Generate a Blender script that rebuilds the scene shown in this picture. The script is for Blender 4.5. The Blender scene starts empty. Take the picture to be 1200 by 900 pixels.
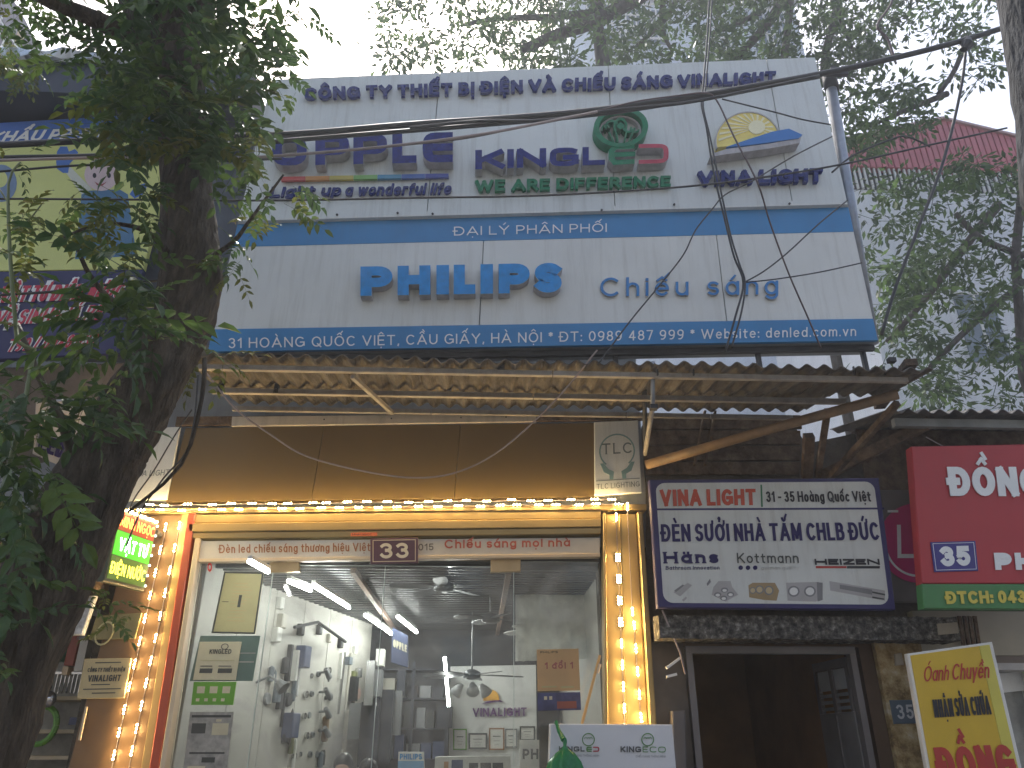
import bpy, math, random, unicodedata
from mathutils import Vector, Matrix
random.seed(7)
R = math.radians
scene = bpy.context.scene
COL = scene.collection

# ------------------------------------------------------------------ camera
FPX, PITCH, YAW, CAMZ = 900.0, 25.3, 2.4, 1.5
cam = bpy.data.cameras.new('camera')
cam.sensor_width = 36.0
cam.lens = 36.0 * FPX / 1200.0
cam.clip_start = 0.05
cam.clip_end = 3000
cam_ob = bpy.data.objects.new('camera', cam)
COL.objects.link(cam_ob)
cam_ob.location = (0, 0, CAMZ)
cam_ob.rotation_euler = (R(90 + PITCH), 0, R(-YAW))
scene.camera = cam_ob
CM = cam_ob.rotation_euler.to_matrix()
CO = Vector((0, 0, CAMZ))

# ------------------------------------------------------------------ light
SUN_EL, SUN_AZ = 58.0, -14.0       # sun behind the shops, slightly left (azimuth from +Y towards +X)
world = bpy.data.worlds.new('World')
scene.world = world
world.use_nodes = True
wn = world.node_tree
bg = wn.nodes['Background']
sky = wn.nodes.new('ShaderNodeTexSky')
sky.sky_type = 'NISHITA'
sky.sun_disc = False
sky.sun_elevation = R(SUN_EL)
sky.sun_rotation = R(SUN_AZ)
sky.air_density = 1.0
sky.dust_density = 4.0
sky.ozone_density = 1.0
wn.links.new(sky.outputs[0], bg.inputs[0])
bg.inputs[1].default_value = 0.15
sl = bpy.data.lights.new('sun', 'SUN')
sl.energy = 3.0
sl.angle = R(0.6)
sl.color = (1.0, 0.96, 0.90)
sun = bpy.data.objects.new('sun', sl)
COL.objects.link(sun)
sd = Vector((math.sin(R(SUN_AZ)) * math.cos(R(SUN_EL)), math.cos(R(SUN_AZ)) * math.cos(R(SUN_EL)), math.sin(R(SUN_EL))))
sun.rotation_euler = sd.to_track_quat('Z', 'Y').to_euler()
sun.location = sd * 50
scene.view_settings.view_transform = 'Standard'
scene.view_settings.look = 'None'
scene.view_settings.gamma = 1
scene.view_settings.exposure = 1.1
scene.cycles.max_bounces = 8
scene.cycles.transparent_max_bounces = 12
scene.cycles.sample_clamp_indirect = 6

# ------------------------------------------------------------------ geometry helpers
def ray(px, py):
    return (CM @ Vector(((px - 600) / FPX, -(py - 450) / FPX, -1))).normalized()
def at(px, py, Y):
    d = ray(px, py)
    return CO + d * (Y / d.y)
def atz(px, py, Z):
    d = ray(px, py)
    return CO + d * ((Z - CAMZ) / d.z)
def onp(px, py, P, N):
    d = ray(px, py)
    return CO + d * ((P - CO).dot(N) / d.dot(N))

class Quad:
    """a flat board in the world: corners bottom-left, bottom-right, top-right, top-left; w runs out of its face"""
    def __init__(s, a, b, c, d):
        s.a, s.b, s.c, s.d = map(Vector, (a, b, c, d))
        s.n = (s.b - s.a).cross(s.d - s.a).normalized()
    def p(s, u, v, w=0.0):
        return (s.a * (1 - u) + s.b * u) * (1 - v) + (s.d * (1 - u) + s.c * u) * v + s.n * w
    def sub(s, u0, v0, u1, v1, w=0.0):
        return Quad(s.p(u0, v0, w), s.p(u1, v0, w), s.p(u1, v1, w), s.p(u0, v1, w))
    def W(s): return ((s.b - s.a).length + (s.c - s.d).length) / 2
    def H(s): return ((s.d - s.a).length + (s.c - s.b).length) / 2
    def cx(s): return (s.a + s.b) / 2
def Q(bl, br, tr, tl, Y):
    return Quad(at(*bl, Y), at(*br, Y), at(*tr, Y), at(*tl, Y))

class MB:
    def __init__(s): s.v = []; s.f = []
    def add(s, vs, fs):
        n = len(s.v); s.v += [Vector(x) for x in vs]; s.f += [tuple(i + n for i in f) for f in fs]
    def hexa(s, b, t):   # four bottom corners, four top corners
        s.add(list(b) + list(t), [(3, 2, 1, 0), (4, 5, 6, 7), (0, 1, 5, 4), (1, 2, 6, 5), (2, 3, 7, 6), (3, 0, 4, 7)])
    def box(s, x0, y0, z0, x1, y1, z1):
        s.hexa([(x0, y0, z0), (x1, y0, z0), (x1, y1, z0), (x0, y1, z0)], [(x0, y0, z1), (x1, y0, z1), (x1, y1, z1), (x0, y1, z1)])
    def qbox(s, q, u0=0, v0=0, u1=1, v1=1, w0=-.02, w1=0):
        s.hexa([q.p(u0, v0, w0), q.p(u1, v0, w0), q.p(u1, v1, w0), q.p(u0, v1, w0)], [q.p(u0, v0, w1), q.p(u1, v0, w1), q.p(u1, v1, w1), q.p(u0, v1, w1)])
    def bev(s, q, u0=0, v0=0, u1=1, v1=1, w0=-.02, w1=0, b=.004):
        """board with a small chamfer round its front"""
        bu, bv = b / max(q.W(), .01), b / max(q.H(), .01)
        L = []
        for (du, dv, w) in ((0, 0, w0), (0, 0, w1 - b), (bu, bv, w1)):
            L += [q.p(u0 + du, v0 + dv, w), q.p(u1 - du, v0 + dv, w), q.p(u1 - du, v1 - dv, w), q.p(u0 + du, v1 - dv, w)]
        fs = [(3, 2, 1, 0), (8, 9, 10, 11)]
        for k in (0, 4):
            for i in range(4):
                j = (i + 1) % 4
                fs.append((k + i, k + j, k + 4 + j, k + 4 + i))
        s.add(L, fs)
    def bar(s, a, b, w, h=None, up=(0, 0, 1)):
        a, b = Vector(a), Vector(b); h = h or w
        d = (b - a).normalized(); sx = d.cross(Vector(up))
        if sx.length < 1e-4: sx = d.cross(Vector((1, 0, 0)))
        sx.normalize(); sz = sx.cross(d).normalized()
        sx *= w / 2; sz *= h / 2
        s.hexa([a - sx - sz, a + sx - sz, a + sx + sz, a - sx + sz], [b - sx - sz, b + sx - sz, b + sx + sz, b - sx + sz])
    def tube(s, pts, rad, n=8, cap=True, rough=0.0, ridge=0.0):
        pts = [Vector(p) for p in pts]; m = len(pts)
        if not isinstance(rad, (list, tuple)): rad = [rad] * m
        base = len(s.v); prev = None
        for i, p in enumerate(pts):
            d = (pts[min(i + 1, m - 1)] - pts[max(i - 1, 0)]).normalized()
            if prev is None:
                x = d.cross(Vector((0, 0, 1)))
                if x.length < .1: x = d.cross(Vector((1, 0, 0)))
            else:
                x = prev - d * prev.dot(d)
            x.normalize(); prev = x; y = d.cross(x)
            for k in range(n):
                a = 2 * math.pi * k / n
                r = rad[i] * (1 + (random.uniform(-rough, rough) if rough else 0))
                if ridge: r *= 1 + ridge * (math.sin(7 * a + 2.4 * math.sin(i * .33)) + .7 * math.sin(13 * a - i * .55) * math.sin(i * .9) + .6 * math.sin(3 * a + i * .21) + .5 * math.sin(19 * a + i * 1.7))
                s.v.append(p + (x * math.cos(a) + y * math.sin(a)) * r)
        for i in range(m - 1):
            for k in range(n):
                k2 = (k + 1) % n
                s.f.append((base + i * n + k, base + i * n + k2, base + (i + 1) * n + k2, base + (i + 1) * n + k))
        if cap:
            s.f.append(tuple(base + k for k in reversed(range(n))))
            s.f.append(tuple(base + (m - 1) * n + k for k in range(n)))
    def poly(s, pts2, q, w0, w1):
        """a flat outline given in u,v of board q, extruded from w0 to w1"""
        n = len(pts2)
        vs = [q.p(u, v, w1) for u, v in pts2] + [q.p(u, v, w0) for u, v in pts2]
        fs = [tuple(range(n))] + [(i + n, (i + 1) % n + n, (i + 1) % n, i) for i in range(n)]
        s.add(vs, fs)
    def ring(s, q, cu, cv, ru, rv, t, w0, w1, a0=0, a1=360, n=28):
        """a flat band of relative width t round an ellipse in u,v"""
        pts = []
        for i in range(n + 1):
            a = R(a0 + (a1 - a0) * i / n); pts.append((math.cos(a), math.sin(a)))
        b = len(s.v)
        for c, sn in pts:
            for k, w in ((1, w0), (1, w1), (1 - t, w1), (1 - t, w0)):
                s.v.append(q.p(cu + ru * k * c, cv + rv * k * sn, w))
        for i in range(n):
            for j in range(4):
                j2 = (j + 1) % 4
                s.f.append((b + i * 4 + j, b + (i + 1) * 4 + j, b + (i + 1) * 4 + j2, b + i * 4 + j2))
    def sphere(s, c, r, n=8, m=6, sz=1.0):
        c = Vector(c); b = len(s.v)
        for i in range(m + 1):
            t = math.pi * i / m
            for k in range(n):
                a = 2 * math.pi * k / n
                s.v.append(c + Vector((math.sin(t) * math.cos(a) * r, math.sin(t) * math.sin(a) * r, math.cos(t) * r * sz)))
        for i in range(m):
            for k in range(n):
                k2 = (k + 1) % n
                s.f.append((b + i * n + k, b + i * n + k2, b + (i + 1) * n + k2, b + (i + 1) * n + k))
    def build(s, name, mat, parent=None, smooth=False, kind=None, label=None):
        me = bpy.data.meshes.new(name)
        loc = Vector((0, 0, 0))
        if parent is not None: loc = Vector(parent['_l'])
        me.from_pydata([v - loc for v in s.v], [], s.f)
        me.materials.append(mat)
        if smooth: me.polygons.foreach_set('use_smooth', [True] * len(me.polygons))
        me.update()
        o = bpy.data.objects.new(name, me); COL.objects.link(o)
        if parent is not None:
            o.parent = parent; o['_l'] = tuple(loc)
        else: o['_l'] = (0, 0, 0)
        if kind: o['kind'] = kind
        if label: o['label'] = label
        return o
def thing(name, label, cat, loc=(0, 0, 0), group=None):
    o = bpy.data.objects.new(name, None); COL.objects.link(o)
    o.empty_display_size = .1
    o.location = loc; o['_l'] = tuple(loc); o['label'] = label; o['category'] = cat
    if group: o['group'] = group
    return o
def solo(mb, name, mat, label, cat, group=None, smooth=False):
    """a thing that is a single mesh, origin at its lowest centre"""
    n = max(1, len(mb.v)); c = sum(mb.v, Vector()) / n; c.z = min(v.z for v in mb.v)
    mb.v = [v - c for v in mb.v]
    o = mb.build(name, mat, None, smooth); o.location = c; o['_l'] = tuple(c)
    o['label'] = label; o['category'] = cat
    if group: o['group'] = group
    return o

# ------------------------------------------------------------------ materials
MATS = {}
def mat(name, col, rough=.6, metal=0, var=.12, scale=3.0, bump=0.0, bscale=40, streak=0.0, dirt=None, emit=None, es=0, spec=.5, transl=0, coords='Object', trans=0.0):
    if name in MATS: return MATS[name]
    m = bpy.data.materials.new(name); m.use_nodes = True; MATS[name] = m
    nt = m.node_tree; N = nt.nodes; L = nt.links
    b = N['Principled BSDF']
    b.inputs['Roughness'].default_value = rough
    b.inputs['Metallic'].default_value = metal
    b.inputs['Specular IOR Level'].default_value = spec
    tc = N.new('ShaderNodeTexCoord')
    geo = N.new('ShaderNodeNewGeometry')
    src = geo.outputs['Position']
    c = (*col, 1)
    last = None
    if var > 0:
        nz = N.new('ShaderNodeTexNoise'); nz.inputs['Scale'].default_value = scale; nz.inputs['Detail'].default_value = 6; nz.inputs['Roughness'].default_value = .62
        L.new(src, nz.inputs['Vector'])
        mr = N.new('ShaderNodeMapRange'); mr.inputs['From Min'].default_value = .3; mr.inputs['From Max'].default_value = .7
        mr.inputs['To Min'].default_value = 1 - var; mr.inputs['To Max'].default_value = 1 + var
        L.new(nz.outputs['Fac'], mr.inputs['Value'])
        hs = N.new('ShaderNodeHueSaturation'); hs.inputs['Color'].default_value = c
        L.new(mr.outputs[0], hs.inputs['Value']); last = hs.outputs[0]
    if streak > 0:
        mp = N.new('ShaderNodeMapping'); mp.inputs['Scale'].default_value = (9, 9, .55)
        L.new(src, mp.inputs['Vector'])
        n2 = N.new('ShaderNodeTexNoise'); n2.inputs['Scale'].default_value = 1.6; n2.inputs['Detail'].default_value = 7; n2.inputs['Roughness'].default_value = .7
        L.new(mp.outputs[0], n2.inputs['Vector'])
        r2 = N.new('ShaderNodeMapRange'); r2.inputs['From Min'].default_value = .5; r2.inputs['From Max'].default_value = .78
        r2.inputs['To Min'].default_value = 0; r2.inputs['To Max'].default_value = streak
        L.new(n2.outputs['Fac'], r2.inputs['Value'])
        mx = N.new('ShaderNodeMix'); mx.data_type = 'RGBA'
        L.new(r2.outputs[0], mx.inputs['Factor'])
        if last: L.new(last, mx.inputs[6])
        else: mx.inputs[6].default_value = c
        mx.inputs[7].default_value = (*(dirt or (.12, .11, .09)), 1)
        last = mx.outputs[2]
    if last: L.new(last, b.inputs['Base Color'])
    else: b.inputs['Base Color'].default_value = c
    if bump > 0:
        n3 = N.new('ShaderNodeTexNoise'); n3.inputs['Scale'].default_value = bscale; n3.inputs['Detail'].default_value = 5
        L.new(src, n3.inputs['Vector'])
        bp = N.new('ShaderNodeBump'); bp.inputs['Strength'].default_value = bump; bp.inputs['Distance'].default_value = .02
        L.new(n3.outputs['Fac'], bp.inputs['Height']); L.new(bp.outputs[0], b.inputs['Normal'])
    if trans: b.inputs['Transmission Weight'].default_value = trans
    if emit:
        b.inputs['Emission Color'].default_value = (*emit, 1); b.inputs['Emission Strength'].default_value = es
    if transl > 0:
        tr = N.new('ShaderNodeBsdfTranslucent')
        if last: L.new(last, tr.inputs['Color'])
        else: tr.inputs['Color'].default_value = c
        ms = N.new('ShaderNodeMixShader'); ms.inputs[0].default_value = transl
        L.new(b.outputs[0], ms.inputs[1]); L.new(tr.outputs[0], ms.inputs[2])
        L.new(ms.outputs[0], N['Material Output'].inputs['Surface'])
    return m
def patchy(name, cols, scale, rough=.9, bump=.6, bscale=18, thr=(.42, .5, .58), stretch=(1, 1, 1)):
    """old surface of several colours in patches"""
    m = bpy.data.materials.new(name); m.use_nodes = True; nt = m.node_tree; N = nt.nodes; L = nt.links
    b = N['Principled BSDF']; b.inputs['Roughness'].default_value = rough; b.inputs['Specular IOR Level'].default_value = .25
    geo = N.new('ShaderNodeNewGeometry'); mp = N.new('ShaderNodeMapping'); mp.inputs['Scale'].default_value = stretch
    L.new(geo.outputs['Position'], mp.inputs['Vector'])
    nz = N.new('ShaderNodeTexNoise'); nz.inputs['Scale'].default_value = scale; nz.inputs['Detail'].default_value = 10; nz.inputs['Roughness'].default_value = .72
    L.new(mp.outputs[0], nz.inputs['Vector'])
    cr = N.new('ShaderNodeValToRGB'); e = cr.color_ramp.elements
    e[0].position = thr[0] - .08; e[0].color = (*cols[0], 1); e[1].position = thr[-1] + .06; e[1].color = (*cols[-1], 1)
    for i, c in enumerate(cols[1:-1]):
        k = cr.color_ramp.elements.new(thr[0] + (thr[-1] - thr[0]) * (i + .5) / max(1, len(cols) - 2)); k.color = (*c, 1)
    L.new(nz.outputs['Fac'], cr.inputs[0]); L.new(cr.outputs[0], b.inputs['Base Color'])
    n3 = N.new('ShaderNodeTexNoise'); n3.inputs['Scale'].default_value = bscale; n3.inputs['Detail'].default_value = 8
    L.new(mp.outputs[0], n3.inputs['Vector'])
    bp = N.new('ShaderNodeBump'); bp.inputs['Strength'].default_value = bump; bp.inputs['Distance'].default_value = .05
    L.new(n3.outputs['Fac'], bp.inputs['Height']); L.new(bp.outputs[0], b.inputs['Normal'])
    MATS[name] = m
    return m
def glass_mat():
    m = bpy.data.materials.new('shop_glass'); m.use_nodes = True; nt = m.node_tree; N = nt.nodes; L = nt.links
    N.remove(N['Principled BSDF'])
    t = N.new('ShaderNodeBsdfTransparent'); t.inputs[0].default_value = (.93, .95, .94, 1)
    g = N.new('ShaderNodeBsdfGlossy'); g.inputs['Roughness'].default_value = .02
    f = N.new('ShaderNodeFresnel'); f.inputs[0].default_value = 1.5
    d = N.new('ShaderNodeBsdfDiffuse'); d.inputs[0].default_value = (.75, .76, .72, 1)
    geo = N.new('ShaderNodeNewGeometry'); nz = N.new('ShaderNodeTexNoise'); nz.inputs['Scale'].default_value = 2.2; nz.inputs['Detail'].default_value = 7; nz.inputs['Distortion'].default_value = 1.2
    L.new(geo.outputs['Position'], nz.inputs['Vector'])
    mr = N.new('ShaderNodeMapRange'); mr.inputs['From Min'].default_value = .45; mr.inputs['From Max'].default_value = .8; mr.inputs['To Min'].default_value = .04; mr.inputs['To Max'].default_value = .26
    L.new(nz.outputs['Fac'], mr.inputs['Value'])
    a = N.new('ShaderNodeMixShader'); L.new(mr.outputs[0], a.inputs[0]); L.new(t.outputs[0], a.inputs[1]); L.new(d.outputs[0], a.inputs[2])
    c = N.new('ShaderNodeMixShader'); L.new(f.outputs[0], c.inputs[0]); L.new(a.outputs[0], c.inputs[1]); L.new(g.outputs[0], c.inputs[2])
    L.new(c.outputs[0], N['Material Output'].inputs['Surface'])
    return m
def emis(name, col, s):
    m = bpy.data.materials.new(name); m.use_nodes = True; N = m.node_tree.nodes
    b = N['Principled BSDF']; b.inputs['Base Color'].default_value = (*[min(.8, c) for c in col], 1)
    b.inputs['Emission Color'].default_value = (*col, 1); b.inputs['Emission Strength'].default_value = s
    MATS[name] = m
    return m

M_white = mat('sign_white', (.62, .66, .645), .45, var=.06, scale=1.2, streak=.5, dirt=(.30, .30, .27))
M_white_b = mat('sign_white_lower', (.68, .70, .67), .45, var=.06, scale=1.5, streak=.42, dirt=(.36, .35, .30))
M_blue = mat('band_blue', (.035, .22, .48), .4, var=.08, streak=.15, dirt=(.1, .16, .25))
M_print_white = mat('print_white', (.78, .81, .80), .5, var=.05)
M_navy = mat('letter_navy', (.012, .024, .17), .5, var=.35, scale=25, spec=.12)
M_navy_worn = mat('letter_navy_worn', (.025, .038, .16), .6, var=.6, scale=40, spec=.12)
M_side = mat('letter_return', (.42, .41, .42), .5, var=.2, scale=12, streak=.5)
M_pblue = mat('letter_blue', (.012, .25, .62), .3, var=.18, scale=14)
M_green = mat('letter_green', (.006, .17, .08), .45, var=.25, scale=20, spec=.2)
M_red = mat('letter_red', (.42, .03, .06), .35, var=.2, scale=20)
M_yellow = mat('dome_yellow', (.80, .66, .16), .4, var=.12, scale=10)
M_yellow_pale = mat('dome_ray', (.85, .80, .52), .4, var=.05)
M_dark = mat('dark_metal', (.03, .032, .037), .6, var=.3, scale=8)
M_steel = mat('grey_steel', (.26, .29, .33), .4, .5, var=.2, scale=6, streak=.4)
M_beam = mat('purlin_steel', (.34, .32, .29), .6, .1, var=.25, scale=8, streak=.4, dirt=(.2, .14, .08))
M_fibro = patchy('fibro_sheet', [(.045, .040, .034), (.09, .08, .068), (.15, .138, .12), (.23, .215, .19)], 3.0, bump=.4, bscale=30, thr=(.35, .65), stretch=(3, .6, 1))
M_wood = patchy('old_timber', [(.05, .035, .025), (.13, .09, .06), (.2, .15, .1)], 6, stretch=(1, 1, 1))
M_conc = patchy('mould_concrete', [(.02, .02, .018), (.07, .066, .058), (.15, .142, .125), (.36, .35, .32)], 17, bump=.9, bscale=25, thr=(.42, .62))
M_ochre = patchy('ochre_plaster', [(.05, .035, .02), (.25, .17, .07), (.42, .32, .16), (.52, .45, .32)], 5, bump=.8, bscale=14, thr=(.38, .6))
M_wall = patchy('grimy_wall', [(.03, .027, .022), (.09, .078, .062), (.15, .13, .10)], 2.5, bump=.5, thr=(.35, .65))
M_gold = mat('gold_cladding', (.42, .30, .12), .38, .3, var=.12, scale=2)
M_fascia = mat('fascia_bronze', (.13, .085, .025), .5, .1, var=.06, scale=1.5)
M_brown = mat('brown_cladding', (.16, .095, .045), .45, .1, var=.18, scale=3)
M_redstrip = mat('red_frame_strip', (.42, .07, .03), .4, var=.12)
M_cream = mat('cream_frame', (.62, .5, .34), .4, var=.08)
M_glass = glass_mat()
M_greywall = mat('grey_render', (.30, .33, .36), .8, var=.15, scale=3, streak=.3)
M_black = mat('soft_black', (.012, .012, .013), .6, var=.3)
M_cable = mat('cable_black', (.02, .022, .025), .55, var=.2)
M_cable_l = mat('cable_pale', (.30, .25, .24), .6, var=.2)
M_tape = mat('print_black', (.02, .02, .025), .6, var=.1)
M_paper = mat('paper_white', (.72, .72, .68), .7, var=.06)
M_bark = patchy('tree_bark', [(.03, .024, .018), (.07, .057, .042), (.13, .108, .08)], 9, bump=1.0, bscale=22, thr=(.38, .6), stretch=(1.6, 1.6, .35))
M_bark_far = patchy('far_bark', [(.03, .027, .024), (.07, .06, .05), (.12, .11, .10)], 6, thr=(.38, .6), stretch=(1, 1, .3))

# ------------------------------------------------------------------ stroke lettering
SQ = [2.0]
def arc(cx, cy, rx, ry, a0, a1, n=None):
    n = n or max(4, int(abs(a1 - a0) / 18)); e = 2.0 / SQ[0]; out = []
    for i in range(n + 1):
        a = R(a0 + (a1 - a0) * i / n); c, s = math.cos(a), math.sin(a)
        out.append((cx + rx * math.copysign(abs(c) ** e, c), cy + ry * math.copysign(abs(s) ** e, s)))
    return out
def glyph(ch):
    A = arc
    def bowl(x0, y0, y1, xr, r): return [(x0, y1)] + A(xr - r, (y0 + y1) / 2, r, (y1 - y0) / 2, 90, -90) + [(x0, y0)]
    G = {
     'A': (.9, [[(0, 0), (.45, 1)], [(.45, 1), (.9, 0)], [(.17, .3), (.73, .3)]]),
     'B': (.68, [[(0, 0), (0, 1)], bowl(0, .54, 1, .6, .24), bowl(0, 0, .54, .68, .27)]),
     'C': (.78, [A(.42, .5, .42, .5, 48, 312)]), 'D': (.8, [[(0, 0), (0, 1)], bowl(0, 0, 1, .8, .45)]),
     'E': (.6, [[(.6, 1), (0, 1), (0, 0), (.6, 0)], [(0, .52), (.52, .52)]]), 'F': (.58, [[(.58, 1), (0, 1), (0, 0)], [(0, .5), (.5, .5)]]),
     'G': (.84, [A(.44, .5, .44, .5, 48, 335), [(.5, .46), (.86, .46), (.86, .12)]]), 'H': (.74, [[(0, 0), (0, 1)], [(.74, 0), (.74, 1)], [(0, .52), (.74, .52)]]),
     'I': (.0, [[(0, 0), (0, 1)]]), 'J': (.5, [[(.5, 1)] + A(.25, .25, .25, .25, 0, -170)]), 'K': (.7, [[(0, 0), (0, 1)], [(.66, 1), (.04, .42)], [(.22, .55), (.7, 0)]]),
     'L': (.56, [[(0, 1), (0, 0), (.56, 0)]]), 'M': (.92, [[(0, 0), (0, 1)], [(.02, 1), (.46, .12)], [(.46, .12), (.9, 1)], [(.92, 0), (.92, 1)]]),
     'N': (.76, [[(0, 0), (0, 1)], [(.02, 1), (.74, 0)], [(.76, 0), (.76, 1)]]), 'O': (.88, [A(.44, .5, .44, .5, 0, 360)]),
     'P': (.64, [[(0, 0), (0, 1)], bowl(0, .42, 1, .64, .3)]), 'Q': (.88, [A(.44, .5, .44, .5, 0, 360), [(.55, .25), (.88, -.08)]]),
     'R': (.68, [[(0, 0), (0, 1)], bowl(0, .46, 1, .62, .28), [(.3, .46), (.68, 0)]]), 'S': (.62, [A(.31, .75, .31, .25, 35, 270) + A(.31, .25, .31, .25, 90, -150)[1:]]),
     'T': (.72, [[(0, 1), (.72, 1)], [(.36, 1), (.36, 0)]]), 'U': (.74, [[(0, 1)] + A(.37, .37, .37, .37, 180, 360) + [(.74, 1)]]),
     'V': (.84, [[(0, 1), (.42, 0)], [(.42, 0), (.84, 1)]]), 'W': (1.25, [[(0, 1), (.31, 0)], [(.31, 0), (.62, .95)], [(.62, .95), (.93, 0)], [(.93, 0), (1.25, 1)]]),
     'X': (.76, [[(0, 0), (.76, 1)], [(0, 1), (.76, 0)]]), 'Y': (.78, [[(0, 1), (.39, .45)], [(.39, .45), (.78, 1)], [(.39, .5), (.39, 0)]]), 'Z': (.68, [[(0, 1), (.68, 1)], [(.66, .98), (.02, .02)], [(0, 0), (.68, 0)]]),
     'a': (.52, [A(.26, .34, .26, .34, 0, 360), [(.52, .68), (.52, 0)]]), 'b': (.52, [A(.26, .34, .26, .34, 0, 360), [(0, 1), (0, 0)]]), 'c': (.46, [A(.26, .34, .26, .34, 50, 310)]),
     'd': (.52, [A(.26, .34, .26, .34, 0, 360), [(.52, 1), (.52, 0)]]), 'e': (.54, [[(.02, .36), (.53, .36)] + A(.27, .34, .27, .34, 0, 315)[1:]]),
     'f': (.34, [A(.3, .82, .18, .18, 80, 180) + [(.12, 0)], [(0, .66), (.34, .66)]]), 'g': (.52, [A(.26, .34, .26, .34, 0, 360), [(.52, .68)] + A(.27, -.06, .25, .22, 0, -150)]),
     'h': (.48, [[(0, 0), (0, 1)], A(.24, .42, .24, .26, 180, 0) + [(.48, 0)]]), 'i': (0, [[(0, 0), (0, .68)], [(0, .9), (0, .93)]]), 'j': (.1, [[(.1, .68), (.1, -.1)] , [(.1, .9), (.1, .93)]]),
     'k': (.46, [[(0, 0), (0, 1)], [(.42, .68), (.02, .28)], [(.16, .4), (.46, 0)]]), 'l': (0, [[(0, 0), (0, 1)]]),
     'm': (.8, [[(0, 0), (0, .68)], A(.2, .46, .2, .22, 180, 0) + [(.4, 0)], A(.6, .46, .2, .22, 180, 0) + [(.8, 0)]]), 'n': (.48, [[(0, 0), (0, .68)], A(.24, .42, .24, .26, 180, 0) + [(.48, 0)]]),
     'o': (.54, [A(.27, .34, .27, .34, 0, 360)]), 'p': (.52, [A(.26, .34, .26, .34, 0, 360), [(0, .68), (0, -.28)]]), 'q': (.52, [A(.26, .34, .26, .34, 0, 360), [(.52, .68), (.52, -.28)]]),
     'r': (.3, [[(0, 0), (0, .68)], A(.24, .42, .24, .26, 180, 75)]), 's': (.42, [A(.21, .51, .21, .17, 35, 270) + A(.21, .17, .21, .17, 90, -150)[1:]]),
     't': (.34, [[(.14, .9), (.14, .14)] + A(.27, .14, .13, .14, 180, 280), [(0, .66), (.34, .66)]]), 'u': (.48, [[(0, .68)] + A(.24, .26, .24, .26, 180, 360) + [(.48, .68)], [(.48, .2), (.48, 0)]]),
     'v': (.5, [[(0, .68), (.25, 0)], [(.25, 0), (.5, .68)]]), 'w': (.76, [[(0, .68), (.19, 0)], [(.19, 0), (.38, .64)], [(.38, .64), (.57, 0)], [(.57, 0), (.76, .68)]]),
     'x': (.48, [[(0, 0), (.48, .68)], [(0, .68), (.48, 0)]]), 'y': (.5, [[(0, .68), (.27, .02)], [(.5, .68), (.16, -.28)]]), 'z': (.44, [[(0, .68), (.44, .68)], [(.42, .66), (.02, .02)], [(0, 0), (.44, 0)]]),
     '0': (.6, [A(.3, .5, .3, .5, 0, 360)]), '1': (.26, [[(0, .78), (.26, .98)], [(.26, 0), (.26, 1)]]), '2': (.58, [A(.29, .72, .29, .28, 165, -30) + [(.02, .03)], [(0, 0), (.58, 0)]]),
     '3': (.56, [A(.26, .76, .26, .24, 150, -80), A(.28, .27, .28, .27, 85, -155)]), '4': (.62, [[(.44, 0), (.44, 1)], [(.42, .98), (.02, .28)], [(0, .26), (.62, .26)]]),
     '5': (.56, [[(.52, 1), (.08, 1), (.05, .55)], A(.28, .31, .28, .31, 140, -150)]), '6': (.58, [A(.29, .3, .29, .3, 0, 360), [(.02, .35)] + A(.36, .5, .34, .5, 165, 75)]),
     '7': (.56, [[(0, 1), (.56, 1)], [(.55, .98), (.2, 0)]]), '8': (.56, [A(.28, .76, .24, .24, 0, 360), A(.28, .27, .28, .27, 0, 360)]), '9': (.58, [A(.29, .7, .29, .3, 0, 360), [(.56, .65)] + A(.22, .5, .34, .5, -15, -105)]),
     '-': (.3, [[(0, .42), (.3, .42)]]), '.': (0, [[(0, 0), (0, .03)]]), ',': (.04, [[(.04, .04), (0, -.12)]]), ':': (0, [[(0, .03), (0, .06)], [(0, .56), (0, .59)]]),
     '/': (.4, [[(0, -.05), (.4, 1.05)]]), '*': (.3, [[(.15, .62), (.15, .98)], [(0, .7), (.3, .9)], [(0, .9), (.3, .7)]]), '+': (.4, [[(.2, .2), (.2, .62)], [(0, .41), (.4, .41)]]),
     '\u0186': (.8, [[(0, 1)] + A(.5, .5, .32, .5, 90, -90) + [(0, 0)]]),
     '\u018e': (.62, [[(.6, 1), (.1, 1), (0, .75), (0, .25), (.1, 0), (.6, 0)], [(.1, .5), (.62, .5)]]),
     '@': (.8, [[(.8, 1)] + A(.36, .5, .36, .5, 90, 270) + [(.8, 0)], [(.04, .5), (.8, .5)]]),
    }
    return G[ch]
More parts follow.
